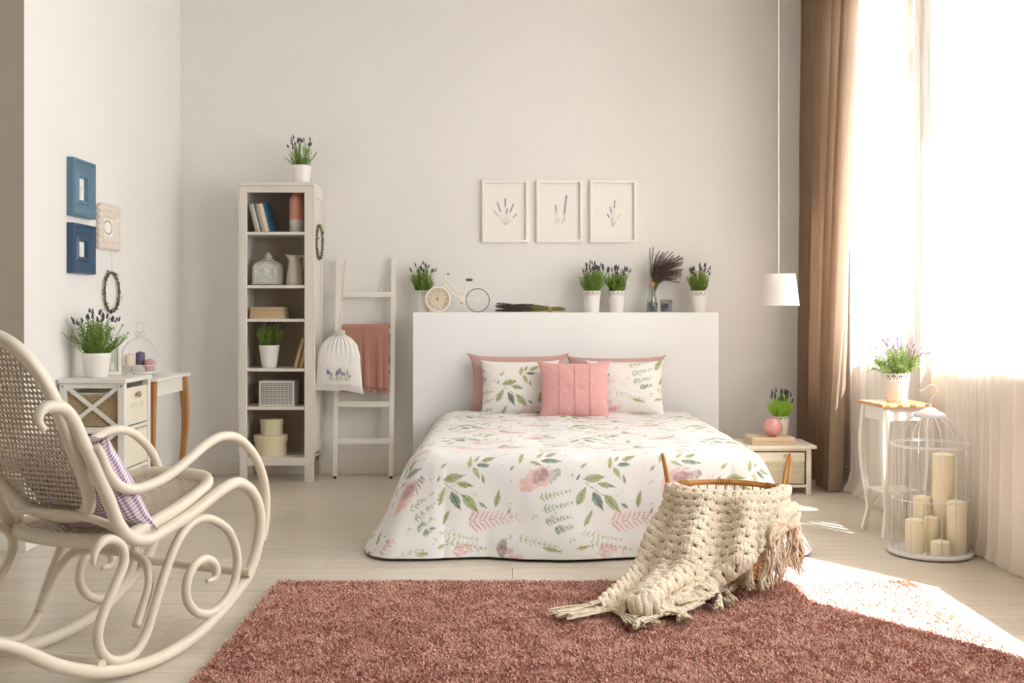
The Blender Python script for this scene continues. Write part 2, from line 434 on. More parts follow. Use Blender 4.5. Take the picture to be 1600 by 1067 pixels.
# ------------------------------------------------------------------ curtains
RAILM = mat('curtain_rail_metal', (.75, .73, .70), .35, .5, metal=.2)
rl = MB().box(2.075, 2.105, 3.86, YB - .03, 3.70, 3.748).build('curtain_rail', RAILM, bevel=.003)
tag(rl, 'white ceiling rail carrying the curtains along the window wall', 'curtain rail')
BRN = mat('brown_curtain_cloth', (.44, .335, .25), .85, .2, var=.08, vscale=14, bump=.25, bscale=700, sheen=.15, translucent=.45)
def curtain(name, label, y0, y1, x0, m, nf, amp, ztop, zbot, nu=260, nv=60, gather=None, seed=0., thick=.0, flare=0., pool=0.):
    u = np.linspace(0, 1, nu); v = np.linspace(0, 1, nv); U, V = np.meshgrid(u, v, indexing='ij')
    z = ztop + (zbot - ztop) * V
    ph = 2 * PI * nf * (U + .045 * np.sin(5 * U + seed) + .02 * np.sin(2 * PI * U * 2.3 + 2.1 * V))
    am = amp * (.72 + .45 * np.sin(3 * U * PI + seed) ** 2) * (1 + .25 * V)
    X = x0 + am * np.sin(ph) + .35 * am * np.sin(2 * ph + 1.2 + seed) + .004 * fnoise(U * 30, V * 8, 2)
    Y0 = y0 + (gather[0] if gather else 0) * V; Y1 = y1 + (gather[1] if gather else 0) * np.clip(V, 0, 1) ** .8
    Y = Y0 + (Y1 - Y0) * (U + .012 * np.sin(2 * ph))
    if pool:
        k = np.clip((.16 - z) / .16, 0, 1) ** 2
        X = X - pool * k * (.6 + .6 * np.sin(ph * .5 + seed) ** 2); Y = Y + .03 * k * np.sin(ph * .7)
    X = np.minimum(X, XR - .022)
    mesh = np.stack([X, Y, z], -1)
    o = fast_mesh(name, mesh.reshape(-1, 3), grid_faces(nu, nv), m, None, True)
    tag(o, label, 'curtain')
    return o
curtain('curtain', 'heavy taupe brown curtain hanging at the corner beside the sheers', 7.27, 6.10, 2.045, BRN, 7, .048, 3.72, .012,
        gather=(.02, .50), seed=.7)
SHEER = bpy.data.materials.new('sheer_voile'); SHEER.use_nodes = True
nt = SHEER.node_tree; N = nt.nodes; L = nt.links; b = N['Principled BSDF']
b.inputs['Base Color'].default_value = (.92, .895, .86, 1); b.inputs['Roughness'].default_value = .9; b.inputs['Specular IOR Level'].default_value = .1
tr = N.new('ShaderNodeBsdfTranslucent'); tr.inputs['Color'].default_value = (.96, .94, .91, 1)
tp = N.new('ShaderNodeBsdfTransparent'); tp.inputs['Color'].default_value = (1, .98, .95, 1)
m1 = N.new('ShaderNodeMixShader'); m1.inputs[0].default_value = .50; m2 = N.new('ShaderNodeMixShader')
lw = N.new('ShaderNodeLayerWeight'); lw.inputs['Blend'].default_value = .35
mr = N.new('ShaderNodeMapRange'); mr.inputs['To Min'].default_value = .36; mr.inputs['To Max'].default_value = .10
L.new(lw.outputs['Facing'], mr.inputs['Value']); L.new(mr.outputs[0], m2.inputs[0])
L.new(b.outputs[0], m1.inputs[1]); L.new(tr.outputs[0], m1.inputs[2]); L.new(m1.outputs[0], m2.inputs[1]); L.new(tp.outputs[0], m2.inputs[2])
L.new(m2.outputs[0], N['Material Output'].inputs['Surface'])
curtain('sheer_curtain', 'white sheer curtain falling next to the brown curtain, behind the small plant table', 6.66, 5.62, 2.15, SHEER, 9, .022, 3.72, .012,
        nu=300, nv=60, seed=2.2, pool=.05)
curtain('sheer_curtain', 'white sheer curtain at the right picture edge behind the birdcage lantern', 5.56, 3.22, 2.168, SHEER, 16, .014, 3.72, .012,
        nu=560, nv=60, seed=4.1, pool=.02, gather=(0, .40))

# ------------------------------------------------------------------ headboard partition
HBM = mat('headboard_board', (.85, .865, .88), .55, .35, var=.01)
hb = MB().box(-.667, 1.390, 7.10, 7.338, 0, 1.127).build('headboard', HBM, bevel=.003)
tag(hb, 'wide white box-like headboard standing against the wall behind the bed', 'headboard')

# ------------------------------------------------------------------ bed and duvet
BX = .36
bed = thing('bed', 'double bed standing hidden under the floral duvet', 'bed', (BX, 6.0, 0))
MTM = mat('mattress_ticking', (.80, .77, .72), .8, .2); BDM = mat('bed_base_wood', (.55, .5, .43), .6, .3)
MB().box(-.77, .77, -.93, 1.06, .22, .42).build('mattress', MTM, bed, bevel=.03)
MB().box(-.75, .75, -.91, 1.06, .10, .22).build('bed_frame', BDM, bed, bevel=.01)
for sx in (-.7, .7):
    for sy in (-.82, .98): MB().box(sx - .03, sx + .03, sy - .03, sy + .03, 0, .10).build('leg', BDM, bed)

def duvet():
    W, YH, YF, r0 = .80, 6.985, 5.02, .13
    cx, cyf = W - r0, YF + r0
    segs = []
    def lin_s(p, q, nrm, n):
        for i in range(n): t = i / n; segs.append((p[0] + (q[0] - p[0]) * t, p[1] + (q[1] - p[1]) * t, *nrm))
    lin_s((-cx, YH), (-cx, cyf), (-1, 0), 190)
    for i in range(64): a = PI + (PI / 2) * i / 64; segs.append((-cx, cyf, math.cos(a), math.sin(a)))
    lin_s((-cx, cyf), (cx, cyf), (0, -1), 300)
    for i in range(64): a = 1.5 * PI + (PI / 2) * i / 64; segs.append((cx, cyf, math.cos(a), math.sin(a)))
    lin_s((cx, cyf), (cx, YH), (1, 0), 190); segs.append((cx, YH, 1, 0))
    S = np.array(segs); core, nrm = S[:, :2], S[:, 2:]
    prof = spline([(-.13, .468), (-.06, .466), (0, .452), (.045, .415), (.075, .35), (.105, .26), (.14, .16), (.185, .07), (.21, .012)], 40)
    al = np.concatenate([[0], np.cumsum(np.hypot(*np.diff(prof, axis=0).T))])
    K = 120; sa = np.linspace(0, al[-1], K); D = np.interp(sa, al, prof[:, 0]); Zp = np.interp(sa, al, prof[:, 1])
    pos = []; cloth = []; lift = []
    # inner rings: from the spine of the bed out to the core rectangle
    KI = 90
    yc = np.maximum(core[:, 1], cyf + .62)
    for k in range(KI):
        t = k / KI; px = core[:, 0] * t; py = yc + (core[:, 1] - yc) * t
        pos.append(np.stack([px, py, np.full_like(px, .468)], -1)); cloth.append(np.stack([px, py], -1)); lift.append(np.zeros(len(px)))
    # stretch of skirt: corners hang further out than the straight runs
    ca = np.abs(nrm[:, 0] * nrm[:, 1]) * 2
    s_idx = np.arange(len(S))
    for k in range(K):
        d = D[k]; dn = max(0., d) / .20
        dd = r0 + d + .085 * ca * dn ** 1.5 + (np.where(nrm[:, 1] < -.99, .075, 0.)) * dn ** 1.4 * (1 - ca) * 0
        P = core + nrm * dd[:, None]
        pos.append(np.concatenate([P, np.full((len(S), 1), Zp[k])], 1))
        cloth.append(core + nrm * (r0 + sa[k] - .13)[..., None] if False else core + nrm * (r0 - .13 + sa[k]))
        lift.append(np.full(len(S), dn))
    pos = np.stack(pos, 1); cloth = np.stack(cloth, 1); lift = np.stack(lift, 1)     # (s, ring, .)
    x, yv = cloth[..., 0], cloth[..., 1]
    # soft puff and creases on top, hanging folds on the skirt
    top = np.clip(1 - lift * 2, 0, 1)
    pos[..., 2] += top * (.013 * fnoise(x * 2.2, yv * 2.6, 3) + .009 * fnoise(x * 6, yv * 5, 2) + .004 * fnoise(x * 14 + 4 * yv, yv * 16, 2)) 
    s = np.cumsum(np.concatenate([[0], np.hypot(*np.diff(core + nrm * .4, axis=0).T)]))[:, None]
    fold = 1.25 * (.016 * np.sin(s * 6.5 + 1.0) + .011 * np.sin(s * 15 + 2 * np.sin(s * 3)) + .022 * fnoise(s * 2.3, lift * 1.3, 2) + .009 * fnoise(s * 11, lift * 3, 2) + .006 * np.sin(s * 38 + 3 * fnoise(s * 3, lift, 2)) * np.clip(fnoise(s * 1.7, lift * .5 + 3, 1), 0, 1))
    amp = np.clip(lift, 0, 1) ** 1.2
    pos[..., 0] += nrm[:, None, 0] * fold * amp; pos[..., 1] += nrm[:, None, 1] * fold * amp
    pos[..., 2] += (.008 * fnoise(x * 5, yv * 5, 2) + .004) * np.clip(lift * 3, 0, 1) * np.clip(1.05 - lift, 0, 1)
    pos[..., 2] = np.maximum(pos[..., 2], .006)
    ns, nk = pos.shape[:2]
    o = fast_mesh('duvet', pos.reshape(-1, 3), grid_faces(ns, nk), DUVM, None, True)
    o.location = (BX, 0, 0)
    hem_v = YF - (al[-1] - .13)
    set_print(o, botanical(cloth[..., 0].ravel() + BX + .256, (cloth[..., 1].ravel() - hem_v), (.78, .77, .765)))
    return o
DUVM = vcol_mat('duvet_print', .8, .15, .1, 500.)
duv = duvet(); tag(duv, 'white duvet printed with green leaves and pink blossoms, draped over the bed to the floor', 'duvet')
s = duv.modifiers.new('thick', 'SOLIDIFY'); s.thickness = .006; s.offset = -1

# pillows
FLP = vcol_mat('pillowcase_print', .8, .15, .1, 500.)
ROSE = mat('dusty_rose_cotton', (.54, .345, .315), .85, .2, bump=.15, bscale=300, sheen=.2)
PINK = mat('pink_cotton', (.70, .385, .375), .8, .2, var=.05, vscale=20, bump=.12, bscale=400, sheen=.25)
def pil(name, m, w, h, t, loc, rz, lean, label, seed, fn=None, ears=.03, grp=None, wr=.006, pinch=.045):
    o = pillow(name, m, w, h, t, None, seedv=seed, print_fn=fn, rot=(-lean, 0, rz), loc=loc, ears=ears, wr=wr, pinch=pinch)
    tag(o, label, 'pillow', grp); return o
pil('pillow', ROSE, .62, .385, .13, (.04, 7.0, .455), .03, .08, 'dusty rose pillow at the back left, behind the left floral pillow', 1., ears=.034)
pil('pillow', ROSE, .62, .375, .13, (.69, 7.0, .455), -.03, .08, 'dusty rose pillow at the back right, behind the right floral pillow', 3., ears=.026)
pil('pillow', FLP, .50, .36, .17, (.05, 6.845, .455), .0, .16, 'white floral pillow left of the pink cushion', 5.,
    lambda u, v: botanical(u + 1.37, v + .335, (.80, .775, .755)), ears=.012)
pil('pillow', FLP, .50, .36, .17, (.735, 6.845, .455), .0, .16, 'white floral pillow right of the pink cushion', 7.,
    lambda u, v: botanical(u + 1.02, v + .13, (.80, .775, .755)), ears=.012)
cu = pillow('cushion', PINK, .44, .365, .17, None, seedv=9., rot=(-.22, 0, 0), loc=(.395, 6.675, .452), ears=.022, wr=.007, pinch=.05)
tag(cu, 'square pink cushion with vertical seams, in front of the floral pillows', 'cushion')
sm = MB()
for xs in (-.10, .0, .10):
    pts = []
    for k in range(25):
        zz = -1 + 2 * k / 24
        bod = max(0, (1 - abs(xs / .22) ** 2.6) * (1 - abs(zz) ** 2.6)) ** .5
        pts.append((xs * (1 - .05 * (1 - zz ** 2)), -bod * .085 - .0045, zz * .1825 * (1 - .05) + .1825))
    sm.tube(pts, .0016, 5)
sm.build('seam', mat('pink_seam', (.55, .24, .23), .9, .1), cu)

# ------------------------------------------------------------------ rug
RUGB = mat('rug_backing', (.34, .17, .135), .95, .1)
rug = MB().box(-.955, 1.637, 2.62, 4.355, 0.001, .012).build('rug', RUGB, bevel=.004)
tag(rug, 'large dusty pink shag rug lying in front of the bed', 'rug')
def pile():
    r = np.random.RandomState(11); n = 170000
    x = r.uniform(-.965, 1.647, n); t = r.rand(n); yy = 4.368 - (4.368 - 2.61) * t ** 1.0
    # rounded corner near the bed
    cl = .32 * fnoise(x * 34, yy * 34, 2); ang = 2 * PI * vnoise(x * 16, yy * 16) * 1.2 + r.normal(0, 1.3, n)
    ln = .016 + .005 * r.rand(n) + .004 * cl; lean = .30 + .45 * r.rand(n)
    wd = .0036 + .0018 * r.rand(n)
    dx, dy = np.cos(ang), np.sin(ang); sa_ = r.rand(n) * PI; sx, sy = np.cos(sa_), np.sin(sa_)
    V = np.zeros((n, 6, 3))
    for k, (h, ww, ll) in enumerate(((0, 1., 0), (.6, 1.15, .35), (1., .75, 1.))):
        cxx = x + dx * ln * lean * ll; cyy = yy + dy * ln * lean * ll; cz = .010 + ln * h * (1 - .25 * ll * lean)
        V[:, 2 * k] = np.stack([cxx - sx * wd * ww / 2, cyy - sy * wd * ww / 2, cz], -1)
        V[:, 2 * k + 1] = np.stack([cxx + sx * wd * ww / 2, cyy + sy * wd * ww / 2, cz], -1)
    base = np.arange(n)[:, None] * 6
    F = np.concatenate([base + np.array([[0, 1, 3, 2]]), base + np.array([[2, 3, 5, 4]])])
    o = fast_mesh('pile', V.reshape(-1, 3), F, RUGM, rug, False, 'stuff')
    c = np.array([.66, .385, .31]); v = (.80 + .30 * r.rand(n) + .10 * cl)[:, None]
    col = np.clip(c * v, 0, 1); set_print(o, np.repeat(col, 6, 0))
RUGM = vcol_mat('rug_pile', .9, 0., .15); pile()
# ------------------------------------------------------------------ bentwood rocking chair (x forward, y across, z up)
CHM = mat('cream_bentwood_paint', (.72, .655, .545), .42, .4, var=.05, vscale=9, bump=.05, bscale=40)
CANE = mat('cane_webbing', (.56, .475, .38), .65, .25, var=.12, vscale=60, bump=.2, bscale=500)
chair = thing('rocking_chair', 'cream bentwood rocking chair with cane seat and back at the left', 'rocking chair', (-1.19, 3.272, 0), math.atan2(.9165, .4))
A_ = [(-0.271, 0.847), (-0.245, 0.833), (-0.218, 0.802), (-0.203, 0.776), (-0.181, 0.734), (-0.143, 0.671), (-0.11, 0.604), (-0.079, 0.548), (-0.05, 0.483), (-0.014, 0.435), (0.033, 0.404), (0.078, 0.396), (0.116, 0.399), (0.19, 0.416), (0.274, 0.437), (0.346, 0.462), (0.43, 0.492), (0.489, 0.508), (0.54, 0.508), (0.595, 0.48), (0.64, 0.43), (0.662, 0.362), (0.655, 0.284), (0.62, 0.205), (0.569, 0.148), (0.489, 0.098), (0.416, 0.062), (0.316, 0.028), (0.215, 0.010), (0.122, 0.004), (0.02, 0.010), (-0.095, 0.032), (-0.169, 0.057), (-0.264, 0.100), (-0.331, 0.14), (-0.382, 0.175), (-0.43, 0.204), (-0.479, 0.228), (-0.53, 0.245)]
H_ = [(-0.322, 0.785), (-0.342, 0.812), (-0.336, 0.838), (-0.310, 0.850), (-0.271, 0.847)]
B_ = [(-0.149, 0.72), (-0.128, 0.692), (-0.105, 0.646), (-0.076, 0.609), (-0.039, 0.581), (0.01, 0.567), (0.064, 0.566), (0.133, 0.578), (0.203, 0.599), (0.271, 0.628), (0.34, 0.660), (0.406, 0.681), (0.458, 0.684), (0.518, 0.672), (0.576, 0.637), (0.632, 0.583), (0.671, 0.514), (0.69, 0.446), (0.694, 0.371), (0.688, 0.312), (0.678, 0.275)]
C_ = [(-0.136, 0.363), (-0.131, 0.399), (-0.105, 0.425), (-0.066, 0.427), (-0.028, 0.403), (-0.012, 0.37), (-0.017, 0.333), (-0.039, 0.296), (-0.074, 0.245), (-0.105, 0.196), (-0.12, 0.145), (-0.105, 0.094), (-0.068, 0.059), (-0.028, 0.045), (0.019, 0.046), (0.055, 0.066), (0.089, 0.106), (0.122, 0.179), (0.157, 0.25), (0.203, 0.331), (0.249, 0.383), (0.307, 0.412), (0.376, 0.41), (0.444, 0.379), (0.497, 0.335), (0.529, 0.271), (0.536, 0.219), (0.522, 0.159), (0.482, 0.112), (0.43, 0.086), (0.372, 0.083), (0.316, 0.105), (0.278, 0.147), (0.268, 0.187), (0.278, 0.23), (0.31, 0.264), (0.359, 0.275), (0.403, 0.255), (0.423, 0.221), (0.41, 0.195), (0.372, 0.195)]
DZ = .018; WID = .48
def side(pts, l, n=5, it=2, dl=0.):
    P = smoothpath(spline([(t, 0, z) for t, z in pts], n), it); P[:, 2] += DZ; P[:, 1] = l + dl; return P
for l, s in ((0., -1), (WID, 1)):
    ar = side(A_, l, 6, 4); hk = side(H_, l, 6, 2)
    full = np.concatenate([hk[:-1], ar]); full[:, 1] = l
    rad = np.full(len(full), .0205); rad[:len(hk)] = np.linspace(.010, .0205, len(hk)); rad[-24:] = np.linspace(.0205, .014, 24)
    MB().tube(full, rad.tolist(), 14).build('side_frame', CHM, chair, True)
    b = side(B_, l, 6, 4); b[:, 1] += s * np.interp(np.arange(len(b)), [0, 18, len(b) - 22, len(b) - 1], [.022, .012, .004, .0])
    MB().tube(b, [.012, .0165, .0165, .0165, .0165, .0165, .0165, .012], 14).build('armrest', CHM, chair, True)
    c = side(C_, l, 6, 3); rad = np.full(len(c), .0155); rad[:12] = np.linspace(.007, .0155, 12); rad[-12:] = np.linspace(.0155, .007, 12)
    c[:, 1] -= s * .004
    MB().tube(c, rad.tolist(), 12).build('scroll', CHM, chair, True)
def cp(t, l, z): return (t, l, z + DZ)
MB().tube([cp(-.118, -.012, .058), cp(-.118, WID + .012, .058)], .019, 14).build('stretcher', CHM, chair, 'auto')
MB().tube([cp(.570, -.03, .182), cp(.570, WID + .03, .182)], .0155, 14).build('stretcher', CHM, chair, 'auto')
# U-shaped hoop under the seat tied to both scrolls
hp = spline([cp(.068, .030, .120), cp(.105, .034, .180), cp(.135, .040, .240), cp(.16, .075, .295), cp(.168, .14, .315), cp(.17, .24, .320), cp(.168, .34, .315),
             cp(.16, .405, .295), cp(.135, .44, .240), cp(.105, .446, .180), cp(.068, .45, .120)], 6)
MB().tube(hp, .0145, 12).build('seat_hoop', CHM, chair, True)
# back panel: plane leaning backwards
tz = lambda z: -(.27 / .44) * (z - .41)
half = [(.24, 1.078), (.15, 1.074), (.085, 1.060), (.038, 1.030), (.008, .985), (-.008, .93), (-.010, .86), (.004, .78), (.018, .70), (.034, .61), (.055, .545), (.092, .495), (.15, .468), (.24, .458)]
loop = half + [(.48 - l, z) for l, z in half[-2:0:-1]]
lp = spline([(l, z) for l, z in loop], 5, True)
def bk(l, z, off=0.): return (tz(z) + off * .85, l, z + DZ + off * .52)
def band(P2, w, th, mapf):
    """flat bent band following a closed outline, w wide inwards, th thick"""
    P2 = np.array(P2); n = len(P2); T = np.roll(P2, -1, 0) - np.roll(P2, 1, 0); T /= np.linalg.norm(T, axis=1)[:, None]
    Nn = np.stack([-T[:, 1], T[:, 0]], -1); c = P2.mean(0)
    Nn *= np.where(((c - P2) * Nn).sum(1) > 0, 1, -1)[:, None]
    ring = []
    for (a, h) in ((.12, .0), (0, .3), (0, .7), (.12, 1), (.5, 1.12), (.88, 1), (1, .7), (1, .3), (.88, 0), (.5, -.12)):
        q = P2 + Nn * a * w
        ring.append([mapf(x, z, (h - .5) * th) for x, z in q])
    return MB().grid(np.array(ring).transpose(1, 0, 2), True, True)
band(lp, .036, .030, bk).build('back_frame', CHM, chair, True)
def inside(P2, x, y):
    P2 = np.array(P2); x0, y0 = P2[:, 0], P2[:, 1]; x1, y1 = np.roll(x0, -1), np.roll(y0, -1); ins = False
    c = ((y0 > y) != (y1 > y)) & (x < (x1 - x0) * (y - y0) / (y1 - y0 + 1e-12) + x0)
    return bool(c.sum() & 1)
def cane(name, outline, x0, x1, y0, y1, pitch, mapf, hole=.33):
    m = MB(); nx = int((x1 - x0) / pitch); ny = int((y1 - y0) / pitch)
    oc = [(math.cos(PI / 8 + k * PI / 4), math.sin(PI / 8 + k * PI / 4)) for k in range(8)]
    sq = [(1, .414), (.414, 1), (-.414, 1), (-1, .414), (-1, -.414), (-.414, -1), (.414, -1), (1, -.414)]
    th = .0022
    for j in range(ny):
        for i in range(nx):
            cx = x0 + (i + .5 + (.5 if j % 2 else 0)) * pitch; cy = y0 + (j + .5) * pitch
            if not inside(outline, cx, cy): continue
            h = pitch / 2
            outer = [(cx + a * h, cy + b_ * h) for a, b_ in sq]; inner = [(cx + a * pitch * hole, cy + b_ * pitch * hole) for a, b_ in oc]
            for e in (0,):
                V = [mapf(x, y, 0) for x, y in outer] + [mapf(x, y, 0) for x, y in inner] + [mapf(x, y, -th) for x, y in inner]
                F = []
                for k in range(8):
                    l = (k + 1) % 8; F.append((k, l, 8 + l, 8 + k)); F.append((8 + k, 8 + l, 16 + l, 16 + k))
                # square corners between octagons
                cs = [(cx + sx * h, cy + sy * h) for sx, sy in ((1, 1), (-1, 1), (-1, -1), (1, -1))]
                V += [mapf(x, y, 0) for x, y in cs]
                F += [(0, 24, 1), (2, 25, 3), (4, 26, 5), (6, 27, 7)]
                m.add(V, F)
    return m.build(name, CANE, chair, False, kind='stuff', fixn=False)
inner = [((l - .24) * .90 + .24, (z - .77) * .93 + .77) for l, z in lp]
cane('back_cane', inner, -.02, .50, .44, 1.10, .0165, bk)
# seat ring and cane
so = [(-.075, .24), (-.07, .14), (-.055, .06), (-.02, .012), (.05, -.004), (.18, .0), (.32, .012), (.43, .032), (.485, .075), (.508, .14), (.515, .24)]
so = so + [(t, .48 - l) for t, l in so[-2:0:-1]]
sl = spline(so, 6, True)
def st(t, l, off=0.): return (t, l, .415 + .20 * t + .018 * (abs(t - .2) / .3) ** 2 * (t > .2) + DZ + off)
band(sl, .040, .034, st).build('seat_frame', CHM, chair, True)
cane('seat_cane', [((t - .22) * .9 + .22, (l - .24) * .88 + .24) for t, l in sl], -.10, .54, -.02, .50, .0165, st)
# bent brace behind the seat joining the posts
br = spline([cp(-.005, .02, .432), cp(-.045, .06, .470), cp(-.075, .14, .490), cp(-.08, .24, .492), cp(-.075, .34, .490), cp(-.045, .42, .470), cp(-.005, .46, .432)], 6)
MB().tube(br, .013, 12).build('back_brace', CHM, chair, True)

# gingham cushion on the rocking chair
GING = bpy.data.materials.new('gingham_cloth'); GING.use_nodes = True
nt = GING.node_tree; N = nt.nodes; L = nt.links; b = N['Principled BSDF']; b.inputs['Roughness'].default_value = .85
uvn = N.new('ShaderNodeUVMap'); uvn.uv_map = 'uv'; sp = N.new('ShaderNodeSeparateXYZ'); L.new(uvn.outputs[0], sp.inputs[0])
outs = []
for ax in ('X', 'Y'):
    ml = N.new('ShaderNodeMath'); ml.operation = 'MULTIPLY'; ml.inputs[1].default_value = 1 / .0120; L.new(sp.outputs[ax], ml.inputs[0])
    fc = N.new('ShaderNodeMath'); fc.operation = 'FRACT'; L.new(ml.outputs[0], fc.inputs[0])
    gt = N.new('ShaderNodeMath'); gt.operation = 'GREATER_THAN'; gt.inputs[1].default_value = .5; L.new(fc.outputs[0], gt.inputs[0]); outs.append(gt)
av = N.new('ShaderNodeMath'); av.operation = 'ADD'; L.new(outs[0].outputs[0], av.inputs[0]); L.new(outs[1].outputs[0], av.inputs[1])
hf = N.new('ShaderNodeMath'); hf.operation = 'MULTIPLY'; hf.inputs[1].default_value = .5; L.new(av.outputs[0], hf.inputs[0])
rp = N.new('ShaderNodeValToRGB'); rp.color_ramp.interpolation = 'CONSTANT'
e = rp.color_ramp.elements; e[0].position = 0; e[0].color = (.78, .72, .72, 1); e[1].position = .4; e[1].color = (.52, .42, .52, 1)
e2 = e.new(.8); e2.color = (.24, .155, .26, 1)
L.new(hf.outputs[0], rp.inputs[0]); L.new(rp.outputs[0], b.inputs['Base Color'])
gc = pillow('cushion', GING, .40, .365, .17, None, nx=80, nz=70, seedv=13., ears=.015, wr=.010)
def chair_world(t, l, z): return Vector((-1.19, 3.272, 0)) + Vector((.4, .9165, 0)) * t + Vector((-.9165, .4, 0)) * l + Vector((0, 0, z))
yaw = math.atan2(.9165, .4) - PI / 2
gc.location = chair_world(.105, .195, .440); gc.rotation_euler = (math.radians(33), math.radians(-2), yaw)
tag(gc, 'purple and white gingham cushion leaning in the rocking chair', 'cushion')

# ------------------------------------------------------------------ lavender in pots
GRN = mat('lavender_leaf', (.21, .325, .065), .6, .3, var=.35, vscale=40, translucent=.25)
GRNB = mat('lavender_leaf_painted_sun', (.45, .68, .10), .6, .3, var=.3, vscale=40, translucent=.35)  # brighter copy of the leaf green, sunlight on the nightstand plant put into the colour
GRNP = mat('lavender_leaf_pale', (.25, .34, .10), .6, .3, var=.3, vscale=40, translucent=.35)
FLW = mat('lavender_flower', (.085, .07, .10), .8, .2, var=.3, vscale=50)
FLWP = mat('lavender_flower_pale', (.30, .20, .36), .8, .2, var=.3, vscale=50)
SOIL = mat('potting_soil', (.06, .045, .03), .95, .1)
POTW = mat('white_ceramic', (.80, .78, .75), .35, .5)
POTL = mat('white_enamelled_metal', (.80, .775, .75), .45, .45)
def foliage(parent, z0, r0, h, spread, n, seed, leaf=.020, lw=.0042, gm=GRN, fm=FLW, flowers=.3, droop=.0, ff=1.):
    r = np.random.RandomState(seed); V = []; F = []; fl = MB(); stem = MB()
    for i in range(n):
        a = r.rand() * 2 * PI; q = r.rand() ** .5
        bx, by = q * r0 * math.cos(a), q * r0 * math.sin(a)
        a2 = a + r.normal(0, .35); out = spread * (q ** .9) * (.7 + .45 * r.rand()); hh = h * (1 - .45 * q ** 2) * (.50 + .45 * r.rand())
        isf = r.rand() < flowers
        if isf: hh = h * (.82 + .25 * r.rand()) * (1 - .22 * q * q)
        K = 15
        ts = np.linspace(0, 1, K); px = bx + math.cos(a2) * (out - q * r0) * ts ** 1.05 + .004 * np.sin(7 * ts + r.rand() * 6)
        py = by + math.sin(a2) * (out - q * r0) * ts ** 1.05; pz = z0 + hh * ts - droop * out * ts ** 3
        P = np.stack([px, py, pz], -1)
        stem.tube(P[::3], .0011, 3, cap=False)
        for k in range(1, K):
            if isf and ts[k] > .78: break
            for e in range(3):
                la = r.rand() * 2 * PI; up = .7 + .8 * r.rand()
                d = np.array([math.cos(la), math.sin(la), up]); d /= np.linalg.norm(d)
                s = np.cross(d, [0, 0, 1.]); s /= np.linalg.norm(s) + 1e-9; s = s * math.cos(la * 3) + np.cross(d, s) * math.sin(la * 3)
                ll = leaf * (.6 + .6 * r.rand()) * (1.15 - .4 * ts[k]); o = P[k]; n0 = len(V)
                V += [o, o + d * ll * .5 + s * lw / 2, o + d * ll, o + d * ll * .5 - s * lw / 2]; F.append((n0, n0 + 1, n0 + 2, n0 + 3))
        if isf:
            d = P[-1] - P[-3]; d /= np.linalg.norm(d)
            for k in range(6):
                c = P[-1] + d * (k * .0048 - .012); rr_ = (.0042, .0052, .005, .0044, .0036, .0022)[k] * ff
                for e in range(4):
                    aa = r.rand() * 6.28; cc = c + np.array([math.cos(aa), math.sin(aa), 0]) * rr_ * .7
                    fl.lathe([(0, -.0036), (rr_ * .62, 0), (0, .0040)], 4, tuple(cc))
    fo = fast_mesh('foliage', np.array(V), np.array(F), gm, parent, False, 'stuff')
    stem.build('stems', gm, parent, fixn=False, kind='stuff')
    if fl.v: fl.build('flowers', fm, parent, fixn=False, kind='stuff')
def soil(parent, r, z): MB().lathe([(0, z - .02), (r, z - .02), (r, z), (r * .6, z + .004), (0, z + .006)], 20).build('soil', SOIL, parent, True)
def plain_pot(parent, rb, rt, h, m=POTW, belly=0.):
    t = .005
    pr = [(0, .0), (rb * .93, .0), (rb, .006)]
    for k in range(1, 9):
        q = k / 8; pr.append((rb + (rt - rb) * q ** (1 - .5 * belly) + belly * .0, .006 + (h - .009) * q))
    pr += [(rt - t * .4, h), (rt - t, h - .002), (rt - t * 1.3, h - .03), (rb - t, .012), (0, .012)]
    MB().lathe(pr, 40).build('pot', m, parent, True)
    soil(parent, rt - t * 1.5, h - .012)
def lace_pot(parent, rb, rt, h, m=POTL):
    """tapered pot with a pierced, scalloped lace band under the rim"""
    bd = .30 * h; rr_ = lambda z: rb + (rt - rb) * z / h
    zb = h - bd
    MB().lathe([(0, 0), (rb * .95, 0), (rb, .004), (rr_(zb) * .995, zb), (rr_(zb) + .0018, zb + .001), (rr_(zb) + .0018, zb + .004), (rr_(zb), zb + .005),
                (rr_(zb) - .004, zb + .004), (rb - .004, .008), (0, .008)], 48).build('pot', m, parent, 'auto')
    nu, nv = 144, 14; V = []; F = []
    for i in range(nu):
        a = 2 * PI * i / nu; sc = abs(math.sin(a * 12)) ** .6
        for j in range(nv):
            z = zb + .004 + (bd - .004 - .010 * (1 - sc)) * j / (nv - 1); r = rr_(z)
            V.append((r * math.cos(a), r * math.sin(a), z))
    for i in range(nu):
        for j in range(nv - 1):
            c = i % 12; keep = True
            if j in (9, 10) and c in (5, 6): keep = False
            if j in (6, 7, 8) and c in (3, 4, 7, 8): keep = False
            if j in (4, 5) and c in (0, 11, 5, 6): keep = False
            if j == 7 and c in (0, 11): keep = False
            if j == 2 and c % 3 == 1: keep = False
            if keep:
                i2 = (i + 1) % nu; F.append((i * nv + j, i2 * nv + j, i2 * nv + j + 1, i * nv + j + 1))
    MB().add(V, F).build('lace_rim', m, parent, True, solid=.0014, fixn=False)
    MB().lathe([(0, .012), (rb - .008, .012), (rt - .011, h - .02), (rt - .013, h - .02)], 30).build('inner_pot', mat('brown_nursery_pot', (.16, .11, .08), .7, .3), parent, True)
    soil(parent, rt - .012, h - .018)

